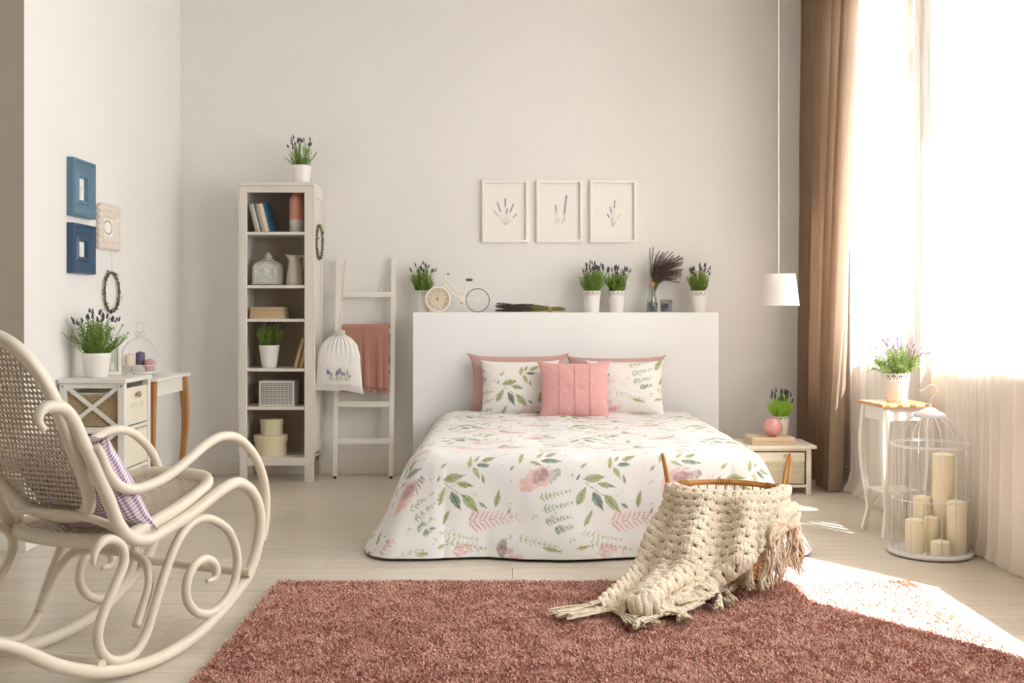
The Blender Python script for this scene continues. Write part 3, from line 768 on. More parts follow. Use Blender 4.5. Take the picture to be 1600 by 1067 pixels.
# ------------------------------------------------------------------ wreaths
VINE = mat('vine_dark', (.08, .075, .04), .85, .2, var=.3); CORD = mat('pale_cord', (.66, .63, .58), .8, .2)
def wreath(label, loc, rz, r, grp=None, string=.0, seed=1, colours=2):
    t = thing('wreath', label, 'wreath', loc, rz, grp)      # ring in the local XZ plane, hung from its top (origin)
    rr_ = np.random.RandomState(seed); m = MB()
    for s_ in range(3):
        pts = [((r + .005 * math.cos(9 * a + s_ * 2.1)) * math.sin(a), .005 * math.sin(9 * a + s_ * 2.1), -r + (r + .005 * math.cos(9 * a + s_ * 2.1)) * math.cos(a)) for a in np.linspace(0, 2 * PI, 90, endpoint=False)]
        m.tube(pts, .0022, 5, closed=True)
    m.build('vine_ring', VINE, t, True)
    for nm, mt, n in (('leaves', GRN, 130), ('flowers', mat('dried_lilac', (.24, .16, .22), .85, .2, var=.3), 110)):
        V = []; F = []
        for k in range(n):
            a = rr_.rand() * 2 * PI
            c = np.array([r * math.sin(a), 0, -r + r * math.cos(a)]) + rr_.normal(0, .004, 3)
            d = rr_.normal(0, 1, 3) + 1.4 * np.array([math.cos(a), 0, -math.sin(a)]); d /= np.linalg.norm(d); s_ = np.cross(d, rr_.normal(0, 1, 3)); s_ /= np.linalg.norm(s_)
            ll = .012 + .008 * rr_.rand(); n0 = len(V)
            V += [c, c + d * ll * .5 + s_ * .004, c + d * ll, c + d * ll * .5 - s_ * .004]; F.append((n0, n0 + 1, n0 + 2, n0 + 3))
        fast_mesh(nm, np.array(V), np.array(F), mt, t, False, 'stuff')
    if string:
        MB().tube([(0, 0, -.004), (.0005, 0, string * .5), (0, 0, string)], .0014, 5).build('cord', CORD, t)
    return t

# ------------------------------------------------------------------ pictures on the left wall
def picture(name, label, loc, rz, w, h, fw, depth, fm, prof, grp, paint, mat_w=0.):
    """frame in local XZ plane facing -Y, origin at the bottom centre of its back"""
    t = thing(name, label, 'picture', loc, rz, grp)
    m = MB(); P = []
    for (inw, out) in prof:       # inw 0..1 across the frame, out 0..1 depth
        i = inw * fw; yv = -out * depth
        P.append([(-w / 2 + i, yv, i), (w / 2 - i, yv, i), (w / 2 - i, yv, h - i), (-w / 2 + i, yv, h - i)])
    V = [p for ring in P for p in ring]; F = []
    for k in range(len(P) - 1):
        for q in range(4): F.append((k * 4 + q, k * 4 + (q + 1) % 4, (k + 1) * 4 + (q + 1) % 4, (k + 1) * 4 + q))
    m.add(V, F).build('frame', fm, t)
    iw, ih = w - 2 * fw * .97, h - 2 * fw * .97
    n1, n2 = max(30, int(iw / .0022)), max(30, int(ih / .0022)); n1, n2 = min(n1, 130), min(n2, 170)
    X, Z = np.meshgrid(np.linspace(-iw / 2, iw / 2, n1), np.linspace(0, ih, n2), indexing='ij')
    o = fast_mesh('print', np.stack([X, np.full_like(X, -depth * .30), Z + fw * .97], -1).reshape(-1, 3), grid_faces(n1, n2), PRM, t)
    set_print(o, paint(X.ravel(), Z.ravel(), iw, ih))
    return t
PRM = vcol_mat('art_print', .7)
LAV, LAV2, STM, YEL = lin('77759a'), lin('9a98b8'), lin('b9b79c'), lin('d0bc78')
PAPER = (.84, .815, .785)
def sprigs(u, v, lst, base=PAPER):
    p = Print(u, v, base)
    for (x0, y0, x1, y1, fl, wd, c) in lst:
        an = math.atan2(y1 - y0, x1 - x0); L = math.hypot(x1 - x0, y1 - y0)
        p.stroke((x0 + x1) / 2, (y0 + y1) / 2, an, L, .0028, STM, .6)
        k = int(L * fl / .008)
        for i in range(k):
            t = 1 - fl * i / max(k, 1); cx, cy = x0 + (x1 - x0) * t, y0 + (y1 - y0) * t
            for sd in (-1, 1): p.leaf(cx + sd * wd * .3 * math.sin(an), cy, an + sd * .6, .011, .005, c, .95)
            p.leaf(cx, cy, an, .010, .006, c, .9)
        for i in range(4):
            t = .1 + .12 * i; cx, cy = x0 + (x1 - x0) * t, y0 + (y1 - y0) * t
            p.leaf(cx, cy, an + (.6 if i % 2 else -.6), .022, .0045, STM, .6)
    return p.C
BL1 = mat('steel_blue_paint', (.10, .20, .28), .38, .5); BL2 = mat('navy_blue_paint', (.028, .075, .145), .38, .5)
fprof = [(0, 0), (0, .82), (.05, 1.0), (.14, 1.0), (.20, .80), (.55, .62), (.72, .60), (.80, .76), (.92, .76), (1.0, .30)]
# left wall faces +X, so rotate local -Y to +X
def small_art(u, v, iw, ih): return sprigs(u, v, [(0, ih * .12, -iw * .18, ih * .8, .5, .01, LAV), (.003, ih * .12, iw * .16, ih * .62, .45, .01, LAV2)])
picture('picture', 'steel blue framed small picture, upper one of the two blue frames', (XL, 5.619, 1.634), PI / 2, .286, .304, .095, .042, BL1, fprof, 'pictures on the left wall', small_art)
picture('picture', 'navy blue framed small picture, below the steel blue frame', (XL, 5.619, 1.335), PI / 2, .286, .262, .092, .042, BL2, fprof, 'pictures on the left wall', small_art)
ORN = mat('ornate_cream_plaster', (.74, .67, .61), .6, .3, bump=.5, bscale=60)
def oval_art(u, v, iw, ih):
    p = Print(u, v, PAPER); r = np.sqrt((u / (iw * .36)) ** 2 + ((v - ih / 2) / (ih * .36)) ** 2)
    p.put((np.abs(r - 1) < .13).astype(float) * (p.n > .25), lin('8c9a86'), np.full_like(u, .9)); return p.C
op = picture('picture', 'small cream ornate carved frame with an oval motif, hanging right of the blue frames', (XL, 6.015, 1.493), PI / 2, .30, .238, .07, .03, ORN,
             [(0, 0), (.02, .8), (.2, 1.), (.45, .8), (.6, .95), (.8, .8), (1., .35)], 'pictures on the left wall', oval_art)
sc_ = MB()
for k in range(26):
    q = k / 26 * 4; e = int(q); f_ = q - e
    x, z = ((-.15 + .30 * f_, 0), (.15, .238 * f_), (.15 - .30 * f_, .238), (-.15, .238 * (1 - f_)))[e]
    sc_.ball((x * .97, -.016, .119 + (z - .119) * .97), .017, 8); sc_.ball((x * .80, -.026, .119 + (z - .119) * .76), .009, 8)
sc_.build('carving', ORN, op, True)
wreath('thin lilac and green wreath hanging on a cord under the ornate frame', (XL + .014, 6.06, 1.357), PI / 2, .112, 'small wreaths', .135, 3)
# ------------------------------------------------------------------ chest of drawers with wicker sides (front faces +X)
WIC = bpy.data.materials.new('wicker'); WIC.use_nodes = True
nt = WIC.node_tree; N = nt.nodes; L = nt.links; b = N['Principled BSDF']; b.inputs['Roughness'].default_value = .7
a = N.new('ShaderNodeTexNoise'); a.inputs['Scale'].default_value = 30
rp = N.new('ShaderNodeValToRGB'); rp.color_ramp.elements[0].color = (.42, .30, .17, 1); rp.color_ramp.elements[1].color = (.62, .50, .33, 1)
L.new(a.outputs['Fac'], rp.inputs[0]); L.new(rp.outputs[0], b.inputs['Base Color'])
CHW = mat('chest_white_paint', (.76, .745, .70), .5, .35, var=.02, bump=.05, bscale=80)
DRW = mat('drawer_cream_paint', (.76, .72, .60), .55, .3)
BRASS = mat('worn_brass', (.45, .34, .19), .45, .5, metal=.6); SCRW = mat('steel_screw', (.35, .35, .33), .4, .5, metal=.7)
x0, x1, y0, y1, HT = XL + .018, -1.962, 5.345, 5.735, .792
ch = thing('chest_of_drawers', 'white narrow chest with a cross-braced wicker side and cream drawers, behind the rocking chair', 'chest of drawers', (x0, y0, 0))
W_, D_ = x1 - x0, y1 - y0
MB().box(-.004, W_ + .008, -.008, D_ + .004, HT - .022, HT).build('top', CHW, ch, bevel=.004)
ROW = [(.545, .750), (.330, .525), (.112, .310)]
fr = MB(); p = .035
for xa in (0, W_ - p):
    for ya in (0, D_ - p): fr.box(xa, xa + p, ya, ya + p, 0, HT - .022)
for ya in (0, D_ - .02):
    for z in (.075, .30, .515, .745): fr.box(p, W_ - p, ya + .002, ya + .02, z, z + (.032 if z < .7 else .025))
for z in (.082, .309, .524): fr.box(W_ - .03, W_ - .004, p, D_ - p, z, z + .018); fr.box(.0, .02, p, D_ - p, z, z + .018)
fr.build('frame', CHW, ch, bevel=.003)
for (z0, z1) in ROW:
    cr = MB()
    for s in (1, -1):
        ax, az = p, z0 + .0; bx_, bz = W_ - p, z1
        if s < 0: az, bz = bz, az
        d = Vector((bx_ - ax, 0, bz - az)); n = Vector((-d.z, 0, d.x)).normalized() * .010
        yy0 = .003 if s > 0 else .007
        cr.add([(ax - n.x, yy0, az - n.z), (bx_ - n.x, yy0, bz - n.z), (bx_ + n.x, yy0, bz + n.z), (ax + n.x, yy0, az + n.z),
                (ax - n.x, yy0 + .01, az - n.z), (bx_ - n.x, yy0 + .01, bz - n.z), (bx_ + n.x, yy0 + .01, bz + n.z), (ax + n.x, yy0 + .01, az + n.z)],
               [(0, 1, 2, 3), (7, 6, 5, 4), (0, 4, 5, 1), (1, 5, 6, 2), (2, 6, 7, 3), (3, 7, 4, 0)])
    cr.build('cross_brace', CHW, ch)
    # woven basket drawer: stakes and weavers really interlaced
    db = MB().box(.025, W_ - .024, .028, D_ - .028, z0 + .004, z1 - .030).build('drawer', DRW, ch, bevel=.003)
    wv = MB(); nr = int((z1 - z0 - .045) / .0075); xs = np.arange(.02, W_ - .02, .0035)
    for r_ in range(nr):
        zc = z0 + .010 + r_ * .0075
        wv.tube([(x, .0235 + .0028 * math.sin(x / .0105 * PI + PI * (r_ % 2)), zc + .0008 * math.sin(x * 50 + r_)) for x in xs], .0034, 4, cap=False)
    for x in np.arange(.02, W_ - .02, .0105): wv.tube([(x, .0235, z0 + .004), (x, .0235, z1 - .034)], .0018, 4, cap=False)
    wv.build('wicker_side', WIC, db, fixn=False, kind='stuff')
    MB().box(W_ - .024, W_ - .006, p + .004, D_ - p - .004, z0 + .004, z1 - .008).build('drawer_front', CHW if False else DRW, db, bevel=.002)
    MB().lathe([(0, 0), (.006, 0), (.006, .010), (.014, .014), (.016, .021), (.012, .027), (0, .029)], 20, M=Matrix.Translation((W_ - .007, D_ * .46, z1 - .048)) @ Matrix.Rotation(PI / 2, 4, 'Y')).build('knob', BRASS, db, True)
# faint looping script on the top drawer
sc_ = MB(); pts = []
for k in range(90):
    t = k / 89; pts.append((W_ - .0056, .10 + .19 * t + .010 * math.sin(2 * PI * 7 * t), .648 + .009 * math.cos(2 * PI * 7 * t) * (1 + .8 * math.sin(9 * t))))
sc_.tube(pts, .0006, 4).build('lettering', mat('faded_print', (.62, .56, .52), .8, .1), ch)
for (x, z) in ((p * .5, HT - .036), (W_ - p * .5, HT - .036), (p * .5, .535), (W_ - p * .5, .535), (p * .5, .32), (W_ - p * .5, .32)):
    MB().lathe([(0, .002), (.0055, .001), (.006, 0)], 12, M=Matrix.Translation((x, -.0005, z)) @ Matrix.Rotation(PI / 2, 4, 'X')).build('screw_head', SCRW, ch)

# console desk beyond the chest
OAK = mat('honey_oak', (.42, .20, .075), .45, .4, var=.25, vscale=5, stretch=(30, 30, 2))
dk = thing('console_table', 'slim white console table with curved honey wood legs beside the chest', 'table', (XL + .018, 5.745, 0))
dW, dD, dH = .350, .60, .768
MB().box(0, dW + .012, 0, dD, dH - .018, dH).build('top', CHW, dk, bevel=.004)
MB().box(.02, dW - .022, .03, dD - .035, dH - .105, dH - .018).build('apron', CHW, dk, bevel=.002)
def cab_leg(h, w, sx, sy, bul=.022):
    """curved leg: bulging knee, waist, kicked foot; sx, sy point outwards"""
    zs = np.linspace(0, h, 22); m = MB(); ring = []
    for z in zs:
        t = 1 - z / h; off = bul * (math.sin(t * PI * 1.15 + .15) if t < .8 else math.sin(.8 * PI * 1.15 + .15)) - bul * 1.2 * max(0, t - .30) ** 1 * 1.1 + (bul * 1.6 * max(0, t - .82) / .18 * .9)
        ww = w * (1.0 - .38 * math.sin(min(1, t / .85) * PI / 2) ** 2 + (.10 if t > .95 else 0))
        cx, cy = sx * off, sy * off
        ring.append([(cx - ww / 2, cy - ww / 2, z), (cx + ww / 2, cy - ww / 2, z), (cx + ww / 2, cy + ww / 2, z), (cx - ww / 2, cy + ww / 2, z)])
    m.grid(np.array(ring), False, True); m.add(ring[0], [(3, 2, 1, 0)]); m.add(ring[-1], [(0, 1, 2, 3)])
    return m
for sx, xa in ((0, .03), (.55, dW - .030)):
    for sy, ya in ((-.5, .046), (.6, dD - .036)):
        o = cab_leg(dH - .018, .044, sx if sy > 0 else 0, sy, .030).build('leg', OAK, dk, 'auto', bevel=.003); o.location = (xa, ya, 0)

# things on the chest and the console
t = thing('potted_lavender', 'bushy lavender in a round white pot on top of the wicker-sided chest', 'plant', (-2.165, 5.50, HT), group='potted lavender')
plain_pot(t, .055, .073, .127, belly=.6); foliage(t, .115, .055, .235, .15, 95, 21, leaf=.024, flowers=.28, ff=1.2)
tf = thing('photo_frame', 'small white standing frame behind the pot on the chest', 'picture frame', (-2.165, 5.690, HT), math.radians(28), rot=(-.16, 0, math.radians(28)))
f_ = MB()
for q in ((-.055, .055, 0, .018), (-.055, .055, .152, .17), (-.055, -.040, .018, .152), (.040, .055, .018, .152)): f_.box(q[0], q[1], -.008, .006, q[2], q[3])
f_.build('frame', CHW, tf, bevel=.002)
X, Z = np.meshgrid(np.linspace(-.041, .041, 40), np.linspace(.017, .153, 66), indexing='ij')
o = fast_mesh('print', np.stack([X, np.full_like(X, -.001), Z], -1).reshape(-1, 3), grid_faces(40, 66), PRM, tf)
pr = Print(X.ravel(), Z.ravel(), (.50, .52, .44)); pr.blob(-.01, .06, 0, .03, .06, lin('c98c7c'), .8); pr.blob(.012, .05, 0, .02, .05, lin('e8e0d4'), .9); pr.blob(0, .13, 0, .07, .03, lin('c9cdb8'), .6); set_print(o, pr.C)
MB().box(-.02, .02, .0, .07, -.001, .002).build('stand', CHW, tf)

tr = thing('candle_tray', 'round white metal tray with openwork rim, domed handle and bow on the console table', 'tray', (-2.135, 6.06, dH))
WM = mat('white_wire_metal', (.76, .74, .72), .45, .45)
MB().lathe([(0, .016), (.098, .016), (.10, .018), (.10, .021), (0, .021)], 40).build('plate', WM, tr)
rm = MB()
for k in range(30):
    a = 2 * PI * k / 30; c = (.098 * math.cos(a), .098 * math.sin(a))
    rm.tube([(c[0] + .009 * math.cos(b_) * -math.sin(a), c[1] + .009 * math.cos(b_) * math.cos(a), .040 + .018 * math.sin(b_)) for b_ in np.linspace(0, 2 * PI, 10, endpoint=False)], .0013, 4, closed=True)
rm.tube([(.098 * math.cos(a), .098 * math.sin(a), .060) for a in np.linspace(0, 2 * PI, 40, endpoint=False)], .002, 6, closed=True)
rm.tube([(.098 * math.cos(a), .098 * math.sin(a), .022) for a in np.linspace(0, 2 * PI, 40, endpoint=False)], .002, 6, closed=True)
rm.build('openwork_rim', WM, tr, True)
hd = MB(); ar = [(-.098, 0, .05), (-.097, 0, .12), (-.085, 0, .16), (-.055, 0, .195), (-.02, 0, .212), (0, 0, .225)]
hd.tube(spline(ar, 6), .004, 8); hd.tube(spline([(-a_, b_, c_) for a_, b_, c_ in ar], 6), .004, 8)
for s_ in (-1, 1): hd.tube(spline([(0, 0, .235), (s_ * .02, 0, .25), (s_ * .032, 0, .24), (s_ * .02, 0, .228), (0, 0, .235), (s_ * .018, 0, .22), (s_ * .026, 0, .212)], 5), .0028, 6)
hd.tube([(.022 * math.cos(a), 0, .275 + .028 * math.sin(a)) for a in np.linspace(0, 2 * PI, 24, endpoint=False)], .0025, 6, closed=True)
h_o = hd.build('handle', WM, tr, True); h_o.rotation_euler = (0, 0, .1)
for k in range(4): a = PI / 4 + k * PI / 2; MB().ball((.085 * math.cos(a), .085 * math.sin(a), .008), .008, 8).build('foot', WM, tr, True)
def candle(label, loc, r, h, m, grp, wick=True, cat='candle', dome=True):
    t = thing('candle', label, cat, loc, group=grp)
    MB().lathe([(0, 0), (r * .97, 0), (r, .003), (r, h - .006), (r * .97, h - .001), (r * .8, h - .002 + (.004 if dome else 0)), (r * .15, h + (.008 if dome else -.004)), (0, h + (.008 if dome else -.004))], 28).build('wax', m, t, 'auto')
    if wick: MB().tube([(0, 0, h), (.001, 0, h + .016)], .0012, 6).build('wick', mat('wick', (.75, .70, .6), .9, .1), t)
    return t
def wax(n, c): return mat(n, c, .5, .35, translucent=.12)
tx, ty = -2.135, 6.06; zt = dH + .0212
candle('cream pillar candle at the left of the small tray', (tx - .052, ty - .03, zt), .026, .095, wax('cream_wax', (.80, .70, .56)), 'candles on the console tray')
candle('tall purple candle in the middle of the small tray', (tx - .002, ty + .012, zt), .026, .108, wax('purple_wax', (.16, .13, .22)), 'candles on the console tray')
candle('pink candle at the right of the small tray', (tx + .055, ty + .0, zt), .028, .066, wax('pink_wax', (.60, .33, .34)), 'candles on the console tray')
lc = thing('lace_ball', 'white crocheted dome lying in front of the candles on the small tray', 'ornament', (tx + .005, ty - .048, zt))
LCM = mat('white_crochet', (.78, .74, .68), .9, .1, bump=1., bscale=180)
MB().lathe([(0, 0), (.036, 0), (.038, .010), (.032, .026), (.018, .038), (0, .042)], 24).build('crochet_dome', LCM, lc, True)

# ------------------------------------------------------------------ bookcase
BCW = mat('bookcase_white_stain', (.70, .665, .615), .5, .35, var=.03, vscale=5, stretch=(20, 20, 2))
BKM = mat('bookcase_back', (.40, .345, .285), .7, .2)
bc = thing('bookcase', 'tall narrow white bookcase with six compartments and open front', 'bookcase', (-1.563, 7.0065, 0))
bw, bd_, bh = .245, .333, 1.968
s_ = MB()
MB().box(-bw - .006, bw + .006, -.012, bd_ + .004, bh, bh + .022).build('top', BCW, bc, bevel=.003)
for sx in (-1, 1):
    xa, xb = sorted((sx * bw, sx * (bw - .048 if sx < 0 else bw - .060)))
    st1 = MB().box(xa, xb, 0, .022, 0, bh)
    st1.build('stile', BCW, bc, bevel=.003)
    xa, xb = sorted((sx * bw, sx * (bw - .018)))
    MB().prism([(.022, .158), (.05, .158), (.062, .12), (.075, 0), (.022, 0)][::-1] if False else [(.022, .19), (bd_, .19), (bd_, bh), (.022, bh)], xa, xb, axis='x').build('side_panel', BCW, bc)
    xr = sorted((sx * bw + (.0 if sx > 0 else 0), sx * (bw + .007)))
    sp_ = MB()
    for q in ((.0, .045, .19, bh), (bd_ - .045, bd_, .19, bh), (.045, bd_ - .045, bh - .07, bh), (.045, bd_ - .045, .19, .26)): sp_.box(xr[0], xr[1], q[0], q[1], q[2], q[3])
    sp_.build('side_frame', BCW, bc, bevel=.002)
    MB().prism([(bd_, 0), (bd_ - .03, 0), (bd_ - .036, .12), (bd_ - .06, .17), (bd_ - .075, .19), (bd_, .19)], xa, xb, axis='x').build('back_leg', BCW, bc)
    MB().prism([(.022, 0), (.030, 0), (.034, .13), (.05, .165), (.07, .19), (.022, .19)], xa, xb, axis='x').build('front_leg', BCW, bc)
MB().box(-bw + .048, bw - .060, 0, .020, bh - .045, bh).build('top_rail', BCW, bc, bevel=.002)
MB().box(-bw + .048, bw - .060, 0, .020, .110, .163).build('bottom_rail', BCW, bc, bevel=.002)
MB().box(-bw + .018, bw - .018, bd_ - .012, bd_ - .004, .12, bh).build('back_panel', BKM, bc)
SH = [.163, .499, .754, 1.085, 1.308, 1.663]
for z in SH:
    MB().box(-bw + .018, bw - .018, .008 if z > .17 else .020, bd_ - .012, z - .020, z).build('shelf', BCW, bc, bevel=.002)
BXc, BY = -1.563, 7.0065
def bx(px, Y=BY): return (px - 800) * Y / 1650.
# books leaning on the top shelf
def book(label, w, h, d, cov, page, loc, rot, grp, cat='book'):
    """spine faces -Y; w thick, h tall, d deep; origin at the bottom centre of the spine"""
    t = thing('book', label, cat, loc, group=grp, rot=rot)
    c = MB(); e = .0022
    c.box(-w / 2, -w / 2 + e, 0, d, 0, h); c.box(w / 2 - e, w / 2, 0, d, 0, h); c.box(-w / 2 + e, w / 2 - e, 0, e, 0, h)
    c.build('cover', cov, t, bevel=.0006)
    MB().box(-w / 2 + e, w / 2 - e, e, d - .004, .003, h - .003).build('pages', page, t)
    return t
PG = mat('book_pages', (.66, .57, .44), .9, .1, bump=.3, bscale=500)
bk_m = {'grey': mat('book_grey', (.42, .38, .33), .7), 'white': mat('book_white', (.68, .66, .62), .6), 'slate': mat('book_slate', (.13, .18, .22), .6),
        'tan': mat('book_tan', (.50, .36, .24), .7), 'cream': mat('book_cream', (.70, .62, .50), .7), 'blue': mat('book_blue', (.025, .10, .18), .55), 'teal': mat('book_teal', (.05, .16, .22), .5)}
BK = 'leaning books on the top shelf'
specs = [(.016, .190, 'grey', 'thin grey book leaning at the far left of the top shelf'),
         (.012, .193, 'white', 'thin white book, second from the left on the top shelf'),
         (.013, .193, 'slate', 'slate blue book, third from the left on the top shelf'),
         (.017, .193, 'tan', 'tan book in the middle of the leaning row on the top shelf'),
         (.026, .192, 'cream', 'thick cream book next to the blue one on the top shelf'),
         (.017, .200, 'blue', 'dark blue book at the right end of the leaning row')]
xx = -.150; lean = math.radians(-14)
for w_, h_, c_, lb in specs:
    wx = w_ / math.cos(lean)
    book(lb, w_, h_, .15, bk_m[c_], PG, (BXc + xx + wx / 2, BY + .045, SH[5] + .0008 + w_ / 2 * abs(math.sin(lean))), (0, lean, 0), BK); xx += wx + .0016
VP = bpy.data.materials.new('two_tone_glaze'); VP.use_nodes = True
nt = VP.node_tree; N = nt.nodes; L = nt.links; b = N['Principled BSDF']; b.inputs['Roughness'].default_value = .4
tc = N.new('ShaderNodeTexCoord'); sp = N.new('ShaderNodeSeparateXYZ'); gt = N.new('ShaderNodeMath'); gt.operation = 'GREATER_THAN'; gt.inputs[1].default_value = .086
mx = N.new('ShaderNodeMix'); mx.data_type = 'RGBA'; mx.inputs['A'].default_value = (.60, .56, .52, 1); mx.inputs['B'].default_value = (.62, .27, .20, 1)
L.new(tc.outputs['Object'], sp.inputs[0]); L.new(sp.outputs['Z'], gt.inputs[0]); L.new(gt.outputs[0], mx.inputs['Factor']); L.new(mx.outputs['Result'], b.inputs['Base Color'])
v_ = thing('vase', 'pink bottle vase with a pale lower band on the top shelf', 'vase', (bx(462, 7.08), 7.12, SH[5]))
MB().lathe([(0, 0), (.046, 0), (.049, .004), (.049, .215), (.046, .235), (.034, .25), (.027, .256), (.026, .266), (.030, .27), (.030, .2735), (.024, .2735), (.022, .255), (0, .25)], 40).build('body', VP, v_, 'auto')
# lantern
LT = thing('lantern', 'white metal domed lantern with punched pattern on the second shelf', 'lantern', (bx(418, 7.1), 7.12, SH[4]), math.radians(-12))
LM = mat('lantern_metal', (.50, .48, .44), .4, .5); LG = mat('lantern_painted_glow', (.90, .93, .91), .2, .6)  # bright reflection inside the lantern is put into the pale pane colour
a_, hb_, dm = .078, .115, .055
def dome(m, n, sgn, ax, holes, off=0.):
    nu, nv = 30, 40; V = []; F = []
    for i in range(nu + 1):
        u = -a_ + 2 * a_ * i / nu; top = hb_ + dm * math.sqrt(max(0, 1 - (u / a_) ** 2)) ** 1.0
        for j in range(nv + 1):
            z = .012 + (top - .012) * j / nv; inset = 0 if z < hb_ else a_ * .85 * (1 - math.sqrt(max(0, 1 - ((z - hb_) / (dm + .001)) ** 2)))
            V.append((u, sgn * (a_ - inset - off), z) if ax == 'y' else (sgn * (a_ - inset - off), u, z))
    for i in range(nu):
        for j in range(nv):
            edge = i in (0, 1, nu - 1, nu - 2) or j < 2 or j > nv - 3
            ph = (i * 1.3 + 3 * math.sin(j * .55)) % 4.2 < 2.0 and (j + i) % 4 < 3
            if edge or ph or not holes: F.append((i * (nv + 1) + j, (i + 1) * (nv + 1) + j, (i + 1) * (nv + 1) + j + 1, i * (nv + 1) + j + 1))
    m.add(V, F)
m = MB()
for ax in 'xy':
    for sg in (-1, 1): dome(m, 0, sg, ax, True)
m.build('punched_panels', LM, LT, fixn=False, solid=.001)
m = MB()
for ax in 'xy':
    for sg in (-1, 1): dome(m, 0, sg, ax, False, .004)
m.build('inner_glass', LG, LT, fixn=False)
MB().box(-.082, .082, -.082, .082, .006, .013).build('base', LM, LT, bevel=.002)
MB().lathe([(.045, .168), (.040, .176), (.026, .182), (.022, .19), (.030, .194), (.020, .204), (.008, .212), (.010, .218), (0, .224)], 20).build('cap', LM, LT, True)
for sx in (-1, 1):
    for sy in (-1, 1): MB().ball((sx * .07, sy * .07, .005), .005, 8).build('foot', LM, LT, True)
# pitcher
PT = thing('pitcher', 'tall cream ceramic pitcher beside the lantern', 'pitcher', (bx(459, 7.12), 7.14, SH[4]))
CRM = mat('cream_glaze', (.62, .57, .46), .35, .5)
pm = MB(); prf = [(.050, 0), (.055, .006), (.055, .03), (.048, .09), (.038, .145), (.033, .17), (.036, .19), (.041, .205)]
ring = []
for r_, z_ in prf + [(.038, .205), (.031, .185), (.030, .17), (.045, .09), (.045, .012), (.001, .012)]:
    sp_k = max(0, (z_ - .165) / .04) if z_ > .165 else 0
    ring.append([((r_ + .022 * sp_k * max(0, math.cos(a)) ** 8 * 1.0) * -math.cos(a), r_ * math.sin(a), z_ + .006 * sp_k * max(0, math.cos(a)) ** 8) for a in np.linspace(0, 2 * PI, 32, endpoint=False)])
pm.grid(np.array(ring), False, True); pm.lathe([(0, 0), (.050, 0)], 32); pm.build('body', CRM, PT, True)
MB().tube(spline([(.036, 0, .192), (.055, 0, .200), (.066, 0, .18), (.060, 0, .14), (.048, 0, .105), (.045, 0, .095)], 6), [.006, .006, .005, .006], 8).build('handle', CRM, PT, True)
# book stack
for k, (w_, off) in enumerate(((.232, 0), (.228, .003), (.222, .002))):
    lb = ('tan book at the bottom of the stack on the third shelf', 'tan book in the middle of the stack on the third shelf', 'tan book on top of the stack on the third shelf')[k]
    book(lb, .0255, w_, .16, mat('book_kraft_%d' % k, (.56 - .03 * k, .41 - .02 * k, .24), .75), PG, (BXc - .196 + .003 + off + w_, BY + .06, SH[3] + .0135 + .0262 * k), (0, -PI / 2, 0), 'stacked tan books')
# plant on shelf
t = thing('potted_lavender', 'lavender in a tapered white pot inside the bookcase', 'plant', (bx(420, 7.11), 7.125, SH[2]), group='potted lavender')
plain_pot(t, .049, .070, .153); foliage(t, .14, .055, .185, .10, 90, 22, leaf=.020, flowers=.22)
for k, (lb, x_, c_) in enumerate((('tan book leaning right beside the plant pot, front one', 461.5, 'tan'), ('kraft brown book leaning against the bookcase side', 469.5, 'cream'))):
    book(lb, .024, .205 - .02 * k, .15, mat('book_ochre_%d' % k, (.50 + .06 * k, .36 + .05 * k, .20 + .03 * k), .75), PG, (bx(x_, 7.06), BY + .05, SH[2] + .004), (0, math.radians(15), 0), 'leaning ochre books')
# patterned box
PB = thing('storage_box', 'white box printed with a grey circle pattern on the fifth shelf', 'box', (bx(432, 7.06), 7.06, SH[1]))
MB().box(-.118, .118, 0, .16, 0, .170).build('body', mat('box_white', (.66, .63, .59), .6), PB, bevel=.003)
X, Z = np.meshgrid(np.linspace(-.106, .106, 190), np.linspace(.012, .158, 130), indexing='ij')
o = fast_mesh('pattern_panel', np.stack([X, np.full_like(X, -.0012), Z], -1).reshape(-1, 3), grid_faces(190, 130), PRM, PB)
pr = Print(X.ravel(), Z.ravel(), (.60, .58, .56)); cp_ = .0265; G_ = lin('54555c')
uu, vv = X.ravel(), Z.ravel() - .0
for (ox, oz) in ((0, 0), (.5, .5)):
    du = (uu / cp_ + ox) % 1 - .5; dv = (vv / cp_ + oz) % 1 - .5; r_ = np.hypot(du, dv)
    pr.put(((r_ > .25) & (r_ < .36)).astype(float), G_, np.full_like(uu, .85)); pr.put((r_ < .12).astype(float), G_, np.full_like(uu, .85)) if ox == 0 else None
set_print(o, pr.C)
# round boxes
RBX = mat('pale_yellow_card', (.66, .60, .42), .7, .2)
def rbox(label, x, y, z, r, h, lid):
    t = thing('round_box', label, 'box', (x, y, z), group='round lidded boxes')
    MB().lathe([(0, 0), (r * .94, 0), (r * .94, h - .005), (0, h - .005)], 44).build('body', RBX, t, 'auto')
    MB().lathe([(r * .955, h - lid), (r, h - lid), (r, h - .002), (r - .003, h), (0, h + .001)], 44).build('lid', RBX, t, 'auto')
rbox('larger round pale yellow box at the bottom of the bookcase', bx(422, 7.12), 7.14, SH[0], .112, .138, .042)
rbox('smaller round pale yellow box standing on the larger one', bx(423.5, 7.12), 7.14, SH[0] + .1392, .078, .105, .036)
t = thing('potted_lavender', 'sparse lavender in a plain white pot on top of the bookcase', 'plant', (bx(471, 7.13), 7.13, bh + .022), group='potted lavender')
plain_pot(t, .055, .064, .128, belly=.3); foliage(t, .115, .045, .20, .115, 46, 23, leaf=.018, flowers=.4)
wreath('dark green wreath hanging on the right side of the bookcase', (BXc + bw + .016, 7.15, 1.715), PI / 2, .112, 'small wreaths', 0, 5)

